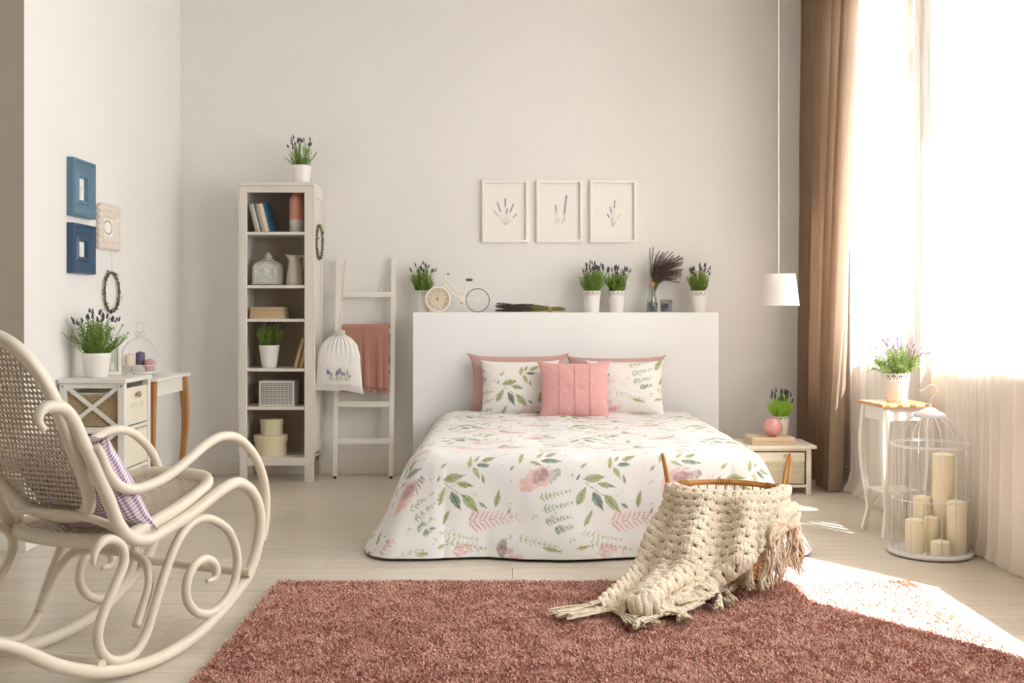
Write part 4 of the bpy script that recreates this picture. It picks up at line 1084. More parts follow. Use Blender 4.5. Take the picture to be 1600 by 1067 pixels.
# ------------------------------------------------------------------ ladder, blanket and bag
LDM = mat('ladder_white_paint', (.78, .745, .69), .45, .4, var=.02)
ld = thing('ladder', 'white wooden decorative ladder leaning on the wall', 'ladder', (-1.0, 7.15, 0))
tilt = math.atan2(.165, 1.49)
for sx, xb, xt in ((-1, -.200, -.198), (1, .181, .183)):
    r_ = MB(); 
    P_ = [(xb, 0, .018), (xt, .165, 1.497)]
    r_.box(-.0165, .0165, -.012, .012, 0, 1.488, M=Matrix.Translation((xb, 0, .018)) @ Matrix.Rotation(-tilt, 4, 'X'))
    o = r_.build('rail', LDM, ld, bevel=.003)
    MB().ball((xb, 0, .010), .0105, 10, .95).build('foot', mat('dark_rubber', (.05, .035, .03), .7), ld, True)
for yp in (688, 631, 574, 517, 460):
    z = 1.14 + (485 - yp) / 228.5; yv = (z - .018) * math.tan(tilt)
    MB().box(-.186, .168, yv - .011, yv + .011, z - .019, z + .019).build('rung', LDM, ld, bevel=.003)
# pink throw over the fourth rung
TH = mat('terracotta_pink_throw', (.46, .235, .185), .9, .15, var=.08, vscale=30, bump=.5, bscale=350, stretch=(.3, 1, 2.5), sheen=.2)
rz_ = 1.14 + (485 - 517) / 228.5; ry_ = 7.15 + (rz_ - .018) * math.tan(tilt)
th = thing('throw', 'pink fringed throw folded over a rung of the ladder', 'throw', (-1.0, ry_, rz_))
nu, nv = 60, 110; V = []
for i in range(nu):
    u = i / (nu - 1); x = -.168 + .325 * u
    for j in range(nv):
        s = j / (nv - 1)
        # back flap (short) up over the rung, then down the front
        Lb, R_, Lf = .30, .021, .405
        arc = PI * R_; tot = Lb + arc + Lf; d = s * tot
        if d < Lb: yv, z = .020, -(Lb - d)
        elif d < Lb + arc: a = (d - Lb) / R_; yv, z = .020 * math.cos(a), .021 * math.sin(a)
        else: yv, z = -.021, -(d - Lb - arc)
        k = min(1, max(0, -z / .3)); fold = .010 * math.sin(u * 13 + 1) * k + .006 * math.sin(u * 29) * k
        if yv < 0: yv = yv - abs(fold) - .004 * k
        yv = yv - max(0, -z) * math.tan(tilt); x2 = x * (1 - .06 * k) + .012 * k * (yv < 0)
        V.append((x2, yv, z + .021 + (.012 * math.sin(u * 5) * k)))
fast_mesh('cloth', np.array(V), grid_faces(nu, nv), TH, th, True).modifiers.new('t', 'SOLIDIFY').thickness = .006
fr_ = MB(); rr = random.Random(4)
for i in range(58):
    u = i / 57; x = (-.168 + .325 * u) * .94 + .012; z0_ = -.405 + .021 + .012 * math.sin(u * 5); fo = abs(.010 * math.sin(u * 13 + 1) + .006 * math.sin(u * 29))
    dx = rr.uniform(-.006, .006); fr_.tube([(x, -.067 - fo, z0_ + .004), (x + dx * .5, -.070 - fo, z0_ - .015), (x + dx, -.070 - fo, z0_ - .03 - rr.random() * .01)], [.0022, .003, .0015], 5)
fr_.build('fringe', TH, th, kind='stuff')
# drawstring bag
BGM = vcol_mat('bag_linen', .85, .3, .1, 400.)
bg = thing('drawstring_bag', 'white cotton drawstring bag printed with lavender hanging from the ladder', 'bag', (bx(529, 7.03), 7.05, 1.14 + (485 - 612) / 234.))
nu, nv = 90, 90
def bag_side(sg):
    U, Vv = np.meshgrid(np.linspace(-1, 1, nu), np.linspace(0, 1, nv), indexing='ij')
    H = .41; z = H * Vv
    wz = np.interp(Vv, [0, .08, .35, .6, .78, .88, .94, 1.], [.165, .158, .147, .140, .115, .075, .030, .032])
    X = U * wz + .012 * (1 - Vv) * 0
    Xc = np.interp(Vv, [0, .5, 1], [0, -.0, .008])
    body = np.clip(1 - np.abs(U) ** 2.5, 0, 1) ** .5 * np.interp(Vv, [0, .12, .4, .8, .94, 1.], [.004, .030, .040, .030, .014, .018])
    ple = np.sin(U * 26) * .004 * np.clip((Vv - .55) / .35, 0, 1)
    wrk = .006 * fnoise(U * 3 + 2, Vv * 4, 3)
    zz = z + .018 * (1 - Vv) * (U * .9) * 1.0 * -1 + .012 * (1 - Vv) ** 4 * (1 - U ** 2) - .008 * (U < 0) * (1 - Vv) ** 2
    return np.stack([X + Xc, -sg * (body + wrk * .6) + ple, zz], -1).reshape(-1, 3), U.ravel() * .16, Vv.ravel() * H
V1, u1, v1 = bag_side(1); V2, u2, v2 = bag_side(-1); F = grid_faces(nu, nv)
o = fast_mesh('sack', np.concatenate([V1, V2]), np.concatenate([F, F[:, ::-1] + nu * nv]), BGM, bg, True)
lst = []; r3 = random.Random(8)
for k in range(11):
    x = -.085 + .016 * k; lst.append((x * .8 + .012, .078, x + r3.uniform(-.012, .012) + .01, .11 + r3.uniform(.0, .035) + .02 * (1 - abs(k - 5) / 5), .5, .012, LAV if k % 2 else lin('6a5f9c')))
c1 = sprigs(u1, v1, lst, (.80, .785, .765)); pr = Print(u1, v1, (.8, .8, .8)); pr.C = c1
for x in (-.05, -.01, .02, .06): pr.fern(x, .095, 1.4, .05, .03, lin('8d9d5b'), 4, .7)
set_print(o, np.concatenate([pr.C, np.tile([[.80, .785, .765]], (len(V2), 1))]))
st_ = MB()
st_.tube(spline([(.005, -.014, .385), (-.002, .03, .48), (.0, .12, .62), (-.003, .19, .76), (-.002, .243, .885)], 6), .0022, 6)
st_.tube(spline([(.015, -.014, .385), (.010, .03, .50), (.005, .12, .64), (.004, .19, .77), (.002, .243, .885)], 6), .0022, 6)
st_.tube(spline([(-.025, -.02, .385), (.0, -.026, .378), (.035, -.02, .386)], 6), .0035, 6); st_.tube(spline([(-.022, -.02, .386), (-.034, -.03, .36), (-.030, -.04, .335)], 5), .0022, 6)
st_.build('drawstring', CORD, bg, True)
# ------------------------------------------------------------------ pictures over the headboard
FRP = mat('pale_picture_frame', (.86, .83, .80), .5, .35)
WPR = [(0, 0), (0, .9), (.12, 1.), (.88, 1.), (1., .92), (1., .42)]
def pp(px, Y): return (px - 800) * Y / 1650.
def art1(u, v, iw, ih):
    c = sprigs(u, v, [(.0, .10, -.055, .255, .42, .010, LAV), (.0, .10, .0, .285, .32, .011, LAV), (.0, .10, .055, .245, .40, .010, LAV), (.0, .10, -.08, .20, .35, .010, LAV2), (.0, .10, .012, .215, .30, .010, LAV), (.0, .10, .075, .175, .35, .010, LAV)])
    return c
def art2(u, v, iw, ih):
    c = sprigs(u, v, [(.028, .12, .048, .305, .72, .016, LAV), (-.018, .12, -.026, .24, .48, .014, LAV2)])
    p = Print(u, v, PAPER); p.C = c
    for q in ((-.025, .13), (.0, .14), (.03, .15), (-.01, .115), (.02, .125), (.042, .14)): p.leaf(q[0], q[1], 1.1 + q[0] * 20, .035, .010, YEL, .7)
    return p.C
def art3(u, v, iw, ih):
    return sprigs(u, v, [(.0, .09, .010, .27, .30, .010, LAV), (.0, .09, -.020, .225, .30, .010, LAV2), (.0, .09, -.038, .175, .28, .010, LAV), (.0, .09, .040, .17, .2, .009, STM), (-.01, .09, -.01, .20, .1, .006, lin('c3a58c'))])
for px0, px1, ar_, lb in ((753, 826, art1, 'pale framed lavender drawing with spread stems, left of the three over the bed'),
                          (838, 910.5, art2, 'pale framed drawing of two lavender spikes, middle of the three over the bed'),
                          (922, 995, art3, 'pale framed faint lavender drawing, right of the three over the bed')):
    xa, xb = pp(px0, 7.33), pp(px1, 7.33)
    picture('picture', lb, ((xa + xb) / 2, YB, 1.14 + (485 - 378.5) / 225.2), 0, xb - xa, 97.5 / 225.2, .020, .028, FRP, WPR, 'lavender drawings over the bed', ar_)

# ------------------------------------------------------------------ on the headboard
HZ = 1.1275
def hx(px, Y=7.2): return (px - 800) * Y / 1650.
for (px, Y, rb, rt, h, sp_, fh, n, seed, lb, fl_) in (
    (660, 7.245, .046, .058, .150, .085, .185, 85, 31, 'lavender in a white lace-rimmed pot behind the bicycle clock', .28),
    (925, 7.20, .046, .060, .148, .108, .185, 100, 32, 'dense lavender in a white lace-rimmed pot, left of the pair on the headboard', .32),
    (963.5, 7.235, .046, .060, .148, .095, .175, 70, 33, 'lighter lavender in a lace-rimmed pot, right of the pair on the headboard', .4),
    (1092, 7.20, .046, .061, .148, .088, .175, 90, 34, 'lavender in a lace-rimmed pot at the right end of the headboard', .3)):
    t = thing('potted_lavender', lb, 'plant', (hx(px, Y), Y, HZ), .3, 'potted lavender')
    lace_pot(t, rb, rt, h); foliage(t, h - .015, rt * .75, fh + .015, sp_, n, seed, leaf=.019, flowers=fl_)

# bicycle clock
BM = mat('bicycle_cream_metal', (.86, .81, .74), .4, .5); TY = mat('dark_tyre', (.14, .13, .12), .7, .3); LEA = mat('brown_leather', (.18, .085, .04), .55, .4)
cl = thing('bicycle_clock', 'small cream metal bicycle ornament with a clock as its front wheel', 'clock', (hx(684, 7.155), 7.155, HZ))
sc_ = 7.155 / 1650.
def bp_(px, py): return ((px - 684) * sc_, 0, 1.14 + (485 - py) * sc_ - HZ)
cw = bp_(684, 465.6); cr_ = .0865
Mc = Matrix.Translation((0, 0, cw[2])) @ Matrix.Rotation(PI / 2, 4, 'X')
cz = cr_ + .001
Mc = Matrix.Translation((0, 0, cz)) @ Matrix.Rotation(PI / 2, 4, 'X')
MB().lathe([(.074, -.012), (cr_, -.012), (cr_, .010), (cr_ - .003, .014), (cr_ - .009, .014), (.076, .008), (.074, -.012)], 56, M=Mc).build('clock_rim', BM, cl, 'auto')
DIAL = bpy.data.materials.new('clock_dial'); DIAL.use_nodes = True
nt = DIAL.node_tree; N = nt.nodes; L = nt.links; b = N['Principled BSDF']; b.inputs['Roughness'].default_value = .6
tc = N.new('ShaderNodeTexCoord'); ln_ = N.new('ShaderNodeVectorMath'); ln_.operation = 'LENGTH'; L.new(tc.outputs['Object'], ln_.inputs[0])
rp = N.new('ShaderNodeValToRGB'); rp.color_ramp.interpolation = 'CONSTANT'; e = rp.color_ramp.elements
e[0].position = 0; e[0].color = (.70, .58, .42, 1); e[1].position = .34; e[1].color = (.74, .68, .58, 1)
for p_, c_ in ((.40, (.60, .44, .28, 1)), (.44, (.72, .63, .50, 1)), (.72, (.56, .42, .27, 1))): q = e.new(p_); q.color = c_
ml = N.new('ShaderNodeMath'); ml.operation = 'MULTIPLY'; ml.inputs[1].default_value = 10.; L.new(ln_.outputs['Value'], ml.inputs[0]); L.new(ml.outputs[0], rp.inputs[0]); L.new(rp.outputs[0], b.inputs['Base Color'])
dl = MB().lathe([(0, .004), (.0755, .004), (.0755, -.010), (0, -.010)], 56).build('dial', DIAL, cl); dl.matrix_local = Mc
INK = mat('dark_clock_ink', (.10, .07, .05), .6, .3)
def text_mesh(txt, size, m, parent, name, M):
    cu_ = bpy.data.curves.new(name, 'FONT'); cu_.body = txt; cu_.size = size; cu_.align_x = 'CENTER'; cu_.align_y = 'CENTER'; cu_.extrude = .0004
    to = bpy.data.objects.new(name, cu_); COL.objects.link(to)
    me = bpy.data.meshes.new_from_object(to.evaluated_get(bpy.context.evaluated_depsgraph_get()))
    bpy.data.objects.remove(to); o = bpy.data.objects.new(name, me); COL.objects.link(o); me.materials.clear(); me.materials.append(m); o.parent = parent; o.matrix_local = M; return o
for k in range(1, 13):
    a = PI / 2 - k * PI / 6
    text_mesh(('I', 'II', 'III', 'IIII', 'V', 'VI', 'VII', 'VIII', 'IX', 'X', 'XI', 'XII')[k - 1], .019, INK, dl, 'numeral',
              Matrix.Translation((.058 * math.cos(a), .058 * math.sin(a), .0046)) @ Matrix.Rotation(a - PI / 2, 4, 'Z'))
for a, Lh, w_ in ((math.radians(78), .038, .0045), (math.radians(160), .026, .0055)):
    d = Vector((math.cos(a), math.sin(a), 0)); n_ = Vector((-d.y, d.x, 0)) * w_ / 2; z_ = .0065
    MB().add([tuple(-d * .008 + n_ + Vector((0, 0, z_))), tuple(-d * .008 - n_ + Vector((0, 0, z_))), tuple(d * Lh + Vector((0, 0, z_))), tuple(-d * .008 + n_ + Vector((0, 0, z_ + .001))), tuple(-d * .008 - n_ + Vector((0, 0, z_ + .001))), tuple(d * Lh + Vector((0, 0, z_ + .001)))],
             [(0, 1, 2), (5, 4, 3), (0, 3, 4, 1), (1, 4, 5, 2), (2, 5, 3, 0)]).build('hand', INK, dl)
wx, wz = 62.4 * sc_, .0815
cir = lambda cx, cz_, r, n=48: [(cx + r * math.cos(a), 0, cz_ + r * math.sin(a)) for a in np.linspace(0, 2 * PI, n, endpoint=False)]
MB().tube(cir(wx, wz, .0785), .0032, 8, closed=True).build('tyre', TY, cl, True)
wh = MB(); wh.tube(cir(wx, wz, .0745), .0022, 6, closed=True)
for k in range(14): a = 2 * PI * k / 14; wh.tube([(wx, 0, wz), (wx + .074 * math.cos(a), 0, wz + .074 * math.sin(a))], .0006, 4, cap=False)
wh.tube([(wx, -.010, wz), (wx, .010, wz)], .0045, 8)
wh.build('rear_wheel', BM, cl, True)
fd = MB(); fd.grid([[(wx + r_ * math.cos(a), yv, wz + r_ * math.sin(a)) for (r_, yv) in ((.082, -.010), (.0865, -.005), (.0865, .005), (.082, .010))] for a in np.linspace(.15, 2.4, 24)])
fd.build('mudguard', BM, cl, True, solid=.0012)
fm_ = MB(); BBp = bp_(722, 466); ST = bp_(731, 440); HT = bp_(695, 430); HB = bp_(693, 440)
fm_.tube([bp_(691, 447), bp_(696, 429)], .0046, 8); fm_.tube([bp_(684, 465), bp_(691, 447)], .004, 8)
fm_.tube(spline([bp_(695, 434), bp_(704, 444), bp_(714, 454), bp_(726, 458)], 5), .0044, 8)
fm_.tube(spline([bp_(693, 442), bp_(702, 452), bp_(711, 461), bp_(720, 466)], 5), .0044, 8)
fm_.tube([BBp, bp_(732, 437)], .0044, 8)
for s_ in (-.006, .006):
    fm_.tube([(BBp[0], s_, BBp[2]), (wx, s_, wz)], .003, 6); fm_.tube([(bp_(731, 450)[0], s_, bp_(731, 450)[2]), (wx, s_, wz)], .002, 6)
fm_.build('frame', BM, cl, True)
MB().lathe([(0, -.003), (.020, -.003), (.022, 0), (.020, .003), (0, .003)], 28, M=Matrix.Translation((BBp[0], -.008, BBp[2])) @ Matrix.Rotation(PI / 2, 4, 'X')).build('chain_guard', BM, cl, 'auto')
MB().box(BBp[0] - .010, BBp[0] + .004, -.026, -.012, BBp[2] - .035, BBp[2] - .029).box(BBp[0] - .006, BBp[0] + .008, .012, .026, BBp[2] + .035, BBp[2] + .041).build('pedal', LEA, cl, bevel=.001)
MB().tube([(BBp[0] - .003, -.012, BBp[2] - .032), (BBp[0], -.010, BBp[2]), (BBp[0] + .001, .012, BBp[2] + .038)], .0018, 6).build('crank', BM, cl)
sd = bp_(733, 437)
MB().lathe([(0, -.010), (.016, -.008), (.022, 0), (.017, .007), (0, .009)], 20, sx=1.2, sy=.8, c=sd).build('saddle', LEA, cl, True)
hbm = MB(); h0 = bp_(696, 429); hbm.tube(spline([(h0[0] + .022, -.035, h0[2] + .004), (h0[0] + .004, -.034, h0[2] + .006), (h0[0] - .006, -.015, h0[2] + .006), (h0[0], 0, h0[2] + .002), (h0[0] - .006, .015, h0[2] + .006), (h0[0] + .004, .034, h0[2] + .006), (h0[0] + .022, .035, h0[2] + .004)], 5), .0022, 6)
hbm.build('handlebar', BM, cl, True)
MB().tube([(h0[0] + .010, -.035, h0[2] + .005), (h0[0] + .028, -.035, h0[2] + .004)], .0034, 8).tube([(h0[0] + .010, .035, h0[2] + .005), (h0[0] + .028, .035, h0[2] + .004)], .0034, 8).build('grip', TY, cl)
MB().box(wx - .05 - .004, wx - .05 + .004, -.03, .03, 0, .004).build('stand_bar', BM, cl)
MB().tube([(wx - .05, 0, .003), (BBp[0], 0, BBp[2])], .002, 6).build('kickstand', BM, cl)

# dried lavender bundle lying on the headboard
DRY = mat('dried_lavender', (.085, .07, .075), .9, .1, var=.4, vscale=60); DST = mat('dried_stem', (.22, .21, .07), .8, .2, var=.3, vscale=40); TWN = mat('raffia_twine', (.55, .34, .17), .8, .2)
def spike(m, p, d, L, r, rng):
    d = np.array(d, float); d /= np.linalg.norm(d); n = int(L / .0055)
    for k in range(n):
        for e in range(3):
            a = rng.rand() * 6.28; s = np.cross(d, [.3, .5, .8]); s /= np.linalg.norm(s); s2 = np.cross(d, s)
            c = np.array(p) + d * (k * .0055) + (s * math.cos(a) + s2 * math.sin(a)) * r * .6
            m.lathe([(0, -.004), (r * .75, 0), (0, .005)], 4, tuple(c))
ly = thing('dried_lavender_bundle', 'bundle of dried lavender tied with twine lying flat on the headboard', 'dried flowers', (hx(832, 7.18), 7.18, HZ))
rg = np.random.RandomState(41); m1 = MB(); m2 = MB()
for k in range(70):
    yy_ = rg.uniform(-.045, .045); zz_ = .006 + .048 * rg.rand() * (1 - abs(yy_) / .06)
    xe = rg.uniform(-.235, -.06); tail = rg.uniform(.16, .225)
    m2.tube([(xe, yy_ * 1.2, zz_), (.03, yy_ * .7, zz_), (.115, yy_ * .35, .010 + zz_ * .5), (tail, yy_ * .9, .006 + zz_ * .6)], .0014, 4)
    dz = rg.uniform(-.05, .12) if zz_ > .02 else 0
    spike(m1, (xe + .085, yy_ * 1.15, zz_ + .003), (-1, rg.uniform(-.12, .12), dz * .6), .095 + .03 * rg.rand(), .0048, rg)
m1.build('flower_heads', DRY, ly, fixn=False, kind='stuff'); m2.build('stems', DST, ly, fixn=False, kind='stuff')
tw = MB()
for k in range(5): tw.tube([(.108 + .006 * k, .022 * math.cos(a), .016 + .017 * math.sin(a)) for a in np.linspace(0, 2 * PI, 16, endpoint=False)], .0022, 5, closed=True)
tw.tube(spline([(.12, -.01, .034), (.10, -.02, .045), (.085, -.02, .052)], 4), .0016, 5)
tw.build('twine', TWN, ly, True)

# glass vase with dried bouquet
GLS = bpy.data.materials.new('clear_glass'); GLS.use_nodes = True
nt = GLS.node_tree; N = nt.nodes; L = nt.links; N.remove(N['Principled BSDF'])
tb = N.new('ShaderNodeBsdfTransparent'); tb.inputs['Color'].default_value = (.93, .95, .94, 1); gb = N.new('ShaderNodeBsdfGlossy'); gb.inputs['Roughness'].default_value = .03
lw = N.new('ShaderNodeLayerWeight'); lw.inputs['Blend'].default_value = .35; ms = N.new('ShaderNodeMixShader')
L.new(lw.outputs['Facing'], ms.inputs[0]); L.new(tb.outputs[0], ms.inputs[1]); L.new(gb.outputs[0], ms.inputs[2]); L.new(ms.outputs[0], N['Material Output'].inputs['Surface'])
vs = thing('glass_vase', 'clear glass bottle vase on the headboard holding dried lavender', 'vase', (hx(1018.5, 7.25), 7.25, HZ))
MB().lathe([(0, .004), (.036, .004), (.036, .03), (.030, .085), (.021, .125), (.018, .165), (.021, .178), (.0225, .178), (.0195, .165), (.0228, .124), (.032, .085), (.0385, .03), (.0385, .002), (0, 0)], 36).build('glass', GLS, vs, True)
dv = thing('dried_bouquet', 'bouquet of dark dried lavender standing in the glass vase, leaning right', 'dried flowers', (hx(1018.5, 7.25), 7.25, HZ + .008))
rg = np.random.RandomState(43); m1 = MB(); m2 = MB()
for k in range(72):
    q = rg.rand() ** .75; yj = rg.normal(0, .018); hgt = rg.uniform(.25, .465) * (1 - .12 * q); rx = .205 * q * (.5 + .5 * (hgt / .43)) + rg.normal(0, .008)
    if k < 2: rx, hgt = (-.030, .43) if k == 0 else (-.006, .44)
    cv = max(0, rx) / .2; tip = np.array([rx + .012 + .035 * cv, yj * 2, hgt - .035 * cv]); mid = np.array([.004 + rx * .18, yj * .3, .16]); sp0 = np.array([.002 + rx * .52, yj * 1.2, .10 + hgt * .5])
    c = spline([(-.006 + rg.normal(0, .01), rg.normal(0, .01), .004), (0 + rx * .02, yj * .1, .09), mid, sp0, tip], 8)
    m2.tube(c[::3], .0013, 4)
    L_ = len(c); st0 = L_ - 13
    for i in range(st0, L_ - 1):
        d = c[i + 1] - c[i]; spike(m1, c[i], d, np.linalg.norm(d) + .004, .0042 * (1 - .4 * (i - st0) / 13), rg)
m1.build('flower_heads', mat('dried_bouquet_heads', (.11, .075, .08), .9, .1, var=.3, vscale=60), dv, fixn=False, kind='stuff'); m2.build('stems', mat('dried_bouquet_stem', (.15, .17, .06), .8, .2), dv, fixn=False, kind='stuff')
tw = MB()
for k in range(5): tw.tube([(.004 + .019 * math.cos(a), .019 * math.sin(a), .172 + .006 * k) for a in np.linspace(0, 2 * PI, 16, endpoint=False)], .0032, 5, closed=True)
tw.build('twine', TWN, dv, True)
for px, Y, r_, h_, lb in ((1019.5, 7.145, .036, .070, 'slate blue candle in a low glass in front of the glass vase'), (1041, 7.17, .042, .086, 'slate blue candle in a glass to the right of the glass vase')):
    t = thing('candle_glass', lb, 'candle', (hx(px, Y), Y, HZ), group='candles in glasses')
    MB().lathe([(0, .001), (r_ * .9, .001), (r_, h_), (r_ - .002, h_), (r_ * .9 - .003, .006), (0, .006)], 32).build('glass', GLS, t, True)
    MB().lathe([(0, .007), (r_ * .86, .007), (r_ * .93, h_ * .70), (r_ * .3, h_ * .71), (0, h_ * .70)], 32).build('wax', wax('slate_blue_wax', (.115, .125, .18)), t, 'auto')
    MB().tube([(0, 0, h_ * .7), (0, 0, h_ * .82)], .001, 5).build('wick', mat('wick', (.75, .70, .6), .9, .1), t)

# ------------------------------------------------------------------ pendant lamp
pl = thing('pendant_lamp', 'small white conical pendant lamp hanging on a thin white cable', 'lamp', (pp(1216.5, 6.3), 6.3, 1.170))
SHD = mat('lampshade_fabric', (.82, .79, .75), .8, .2, translucent=.25)
MB().lathe([(.122, 0), (.098, .186), (.0965, .186), (.1205, 0), (.122, 0)], 56).build('shade', SHD, pl, 'auto')
rg_ = MB(); rg_.tube([(.098 * math.cos(a), .098 * math.sin(a), .186) for a in np.linspace(0, 2 * PI, 48, endpoint=False)], .002, 6, closed=True); rg_.tube([(.122 * math.cos(a), .122 * math.sin(a), .0) for a in np.linspace(0, 2 * PI, 48, endpoint=False)], .002, 6, closed=True)
rg_.build('shade_ring', WM, pl, True)
sp_ = MB(); [sp_.tube([(.018 * math.cos(a), .018 * math.sin(a), .165), (.097 * math.cos(a), .097 * math.sin(a), .185)], .0018, 5) for a in (0, 2.09, 4.19)]; sp_.build('spider', WM, pl)
MB().lathe([(0, .18), (.012, .18), (.020, .165), (.020, .12), (0, .12)], 20).build('socket', WM, pl, 'auto')
MB().ball((0, 0, .085), .032, 14).build('bulb', mat('opal_bulb', (.85, .83, .80), .3, .5), pl, True)
MB().tube([(0, 0, .18), (0, 0, 1.5), (0, 0, HC - 1.170 - .02)], .0028, 8).build('cable', mat('white_cable', (.80, .77, .73), .5, .4), pl)
MB().lathe([(0, HC - 1.17), (.05, HC - 1.17), (.048, HC - 1.195), (0, HC - 1.20)], 24).build('ceiling_rose', WM, pl, 'auto')

# ------------------------------------------------------------------ nightstand
NSM = mat('nightstand_whitewash', (.75, .69, .59), .6, .3, var=.06, vscale=4, stretch=(2, 20, 20)); NSD = mat('nightstand_basket', (.72, .65, .52), .7, .2, var=.08, bump=.5, bscale=200)
ns = thing('nightstand', 'low whitewashed wooden nightstand with one basket drawer right of the bed', 'nightstand', (1.66, 6.531, 0))
nw, nd, nh = .192, .345, .305
MB().box(-.215, .222, -.018, nd + .01, nh - .020, nh).build('top', NSM, ns, bevel=.004)
f_ = MB()
for xa in (-nw, nw - .030):
    for ya in (0, nd - .03): f_.box(xa, xa + .030, ya, ya + .03, 0, nh - .02)
f_.box(-nw + .03, nw - .03, .004, .020, nh - .036, nh - .02); f_.box(-nw + .03, nw - .03, .002, .022, .045, .062)
for xa in (-nw + .004, nw - .022): f_.box(xa, xa + .018, .03, nd - .03, .045, nh - .02)
f_.box(-nw + .03, nw - .03, nd - .02, nd - .004, .045, nh - .02); f_.box(-nw + .01, nw - .01, .02, nd - .02, .048, .058)
f_.build('frame', NSM, ns, bevel=.003)
dw = MB().box(-nw + .036, nw - .040, .006, nd - .03, .066, nh - .042).build('drawer', NSD, ns, bevel=.008)
MB().box(-nw + .036, nw - .040, .000, .008, nh - .100, nh - .044).build('drawer_band', NSM, dw, bevel=.003)
hc = MB(); hc.lathe([(0, 0), (.026, 0), (.024, .010), (.014, .016), (0, .018)], 20, M=Matrix.Translation((.045, -.001, nh - .066)) @ Matrix.Rotation(PI / 2, 4, 'X') @ Matrix.Diagonal((1, .55, 1, 1)))
hc.build('handle', mat('tan_leather', (.50, .38, .22), .6, .3), dw, True)
wv = MB()
for r_ in range(15):
    zc = .072 + r_ * .0088
    wv.tube([(x, .0045 + .0022 * math.sin(x / .011 * PI + PI * (r_ % 2)), zc) for x in np.arange(-nw + .040, nw - .042, .0037)], .0036, 4, cap=False)
wv.build('woven_front', NSD, dw, fixn=False, kind='stuff')
for k in range(2):
    book(('sand coloured book directly on the nightstand', 'sand coloured book lying on the other one, under the pink vase')[k], .022, .272 - .004 * k, .235,
         mat('book_sand_%d' % k, (.64 + .03 * k, .50 + .02 * k, .36), .75), PG, (1.757, 6.532 + .004 * k, nh + .0115 + .0228 * k), (0, -PI / 2, 0), 'books on the nightstand')
t = thing('pink_vase', 'small round pink glazed vase on the books on the nightstand', 'vase', (pp(1207, 6.62), 6.62, nh + .0465))
MB().lathe([(0, 0), (.020, 0), (.040, .012), (.055, .034), (.059, .056), (.055, .080), (.040, .102), (.024, .112), (.021, .114), (.018, .112), (.03, .10), (0, .09)], 40).build('body', mat('pink_glaze', (.66, .31, .30), .25, .6, coat=.3), t, True)
t = thing('potted_lavender', 'lavender with sunlight painted into its leaves in a lace-rimmed pot behind the pink vase', 'plant', (pp(1220, 6.735), 6.735, nh + .0465), group='potted lavender')
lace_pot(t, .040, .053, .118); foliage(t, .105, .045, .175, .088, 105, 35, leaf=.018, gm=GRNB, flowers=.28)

# ------------------------------------------------------------------ plant table by the window
pt = thing('plant_table', 'small square white side table with honey wood top and curved legs by the window', 'table', (1.968, 5.42, 0), math.radians(7))
MB().box(-.140, .140, -.140, .140, .652, .672).build('top', mat('honey_table_top', (.62, .36, .16), .35, .5, var=.2, vscale=4, stretch=(3, 25, 3)), pt, bevel=.006)
TBW = mat('table_white_paint', (.80, .77, .71), .45, .4)
ap = MB()
for s_ in (-1, 1): ap.box(-.108, .108, s_ * .112 - .008, s_ * .112 + .008, .585, .652); ap.box(s_ * .112 - .008, s_ * .112 + .008, -.108, .108, .585, .652)
ap.build('apron', TBW, pt, bevel=.002)
for sx in (-1, 1):
    for sy in (-1, 1): o = cab_leg(.652, .036, sx * .8, sy * .8, .020).build('leg', TBW, pt, 'auto', bevel=.002); o.location = (sx * .106, sy * .106, 0)
MB().box(-.098, .098, -.098, .098, .212, .226).build('shelf', TBW, pt, bevel=.003)
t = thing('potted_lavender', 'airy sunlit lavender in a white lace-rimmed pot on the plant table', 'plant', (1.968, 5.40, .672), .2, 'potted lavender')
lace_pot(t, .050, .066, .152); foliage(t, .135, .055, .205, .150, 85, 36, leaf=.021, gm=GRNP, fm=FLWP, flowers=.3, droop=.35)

# ------------------------------------------------------------------ birdcage lantern with candles
CX, CY = 1.960, 4.955
cg = thing('birdcage', 'white wire birdcage lantern with domed top standing on the floor by the window', 'birdcage', (CX, CY, 0), .12)
CGM = mat('cage_white_wire', (.74, .73, .74), .4, .5)
MB().lathe([(0, .004), (.180, .004), (.188, .006), (.192, .014), (.188, .022), (.178, .024), (.170, .016), (0, .014)], 64).build('base', CGM, cg, True)
RC = .172
def ringc(r, z, n=64): return [(r * math.cos(a), r * math.sin(a), z) for a in np.linspace(0, 2 * PI, n, endpoint=False)]
for z_, rr_ in ((.025, .0028), (.262, .0024), (.508, .0030), (.515, .0024)): MB().tube(ringc(RC + (.004 if z_ == .515 else 0), z_), rr_, 6, closed=True).build('hoop', CGM, cg, True)
for k in range(16):
    a = 2 * PI * (k + .5) / 16
    pth = [(RC * math.cos(a), RC * math.sin(a), .018), (RC * math.cos(a), RC * math.sin(a), .40)]
    for q in np.linspace(0, 1, 9): 
        th_ = q * 1.22; pth.append((RC * math.cos(th_) * math.cos(a), RC * math.cos(th_) * math.sin(a), .505 + .150 * math.sin(th_)))
    MB().tube(pth, .0019, 5).build('wire', CGM, cg, True)
MB().lathe([(.072, .640), (.074, .648), (.064, .660), (.045, .668), (.020, .684), (.008, .690), (.010, .700), (0, .704)], 36).build('cap', CGM, cg, True)
MB().tube(spline([(0, 0, .70), (.004, 0, .725), (.028, 0, .745), (.036, 0, .772), (.020, 0, .792), (-.008, 0, .786), (-.03, 0, .768), (-.058, 0, .766)], 8), .0024, 8).build('hook', CGM, cg, True)
for z_ in (.09, .44): MB().tube([(RC + .004, -.012, z_ - .018), (RC + .006, -.012, z_ + .018)], .005, 8).build('hinge', CGM, cg)
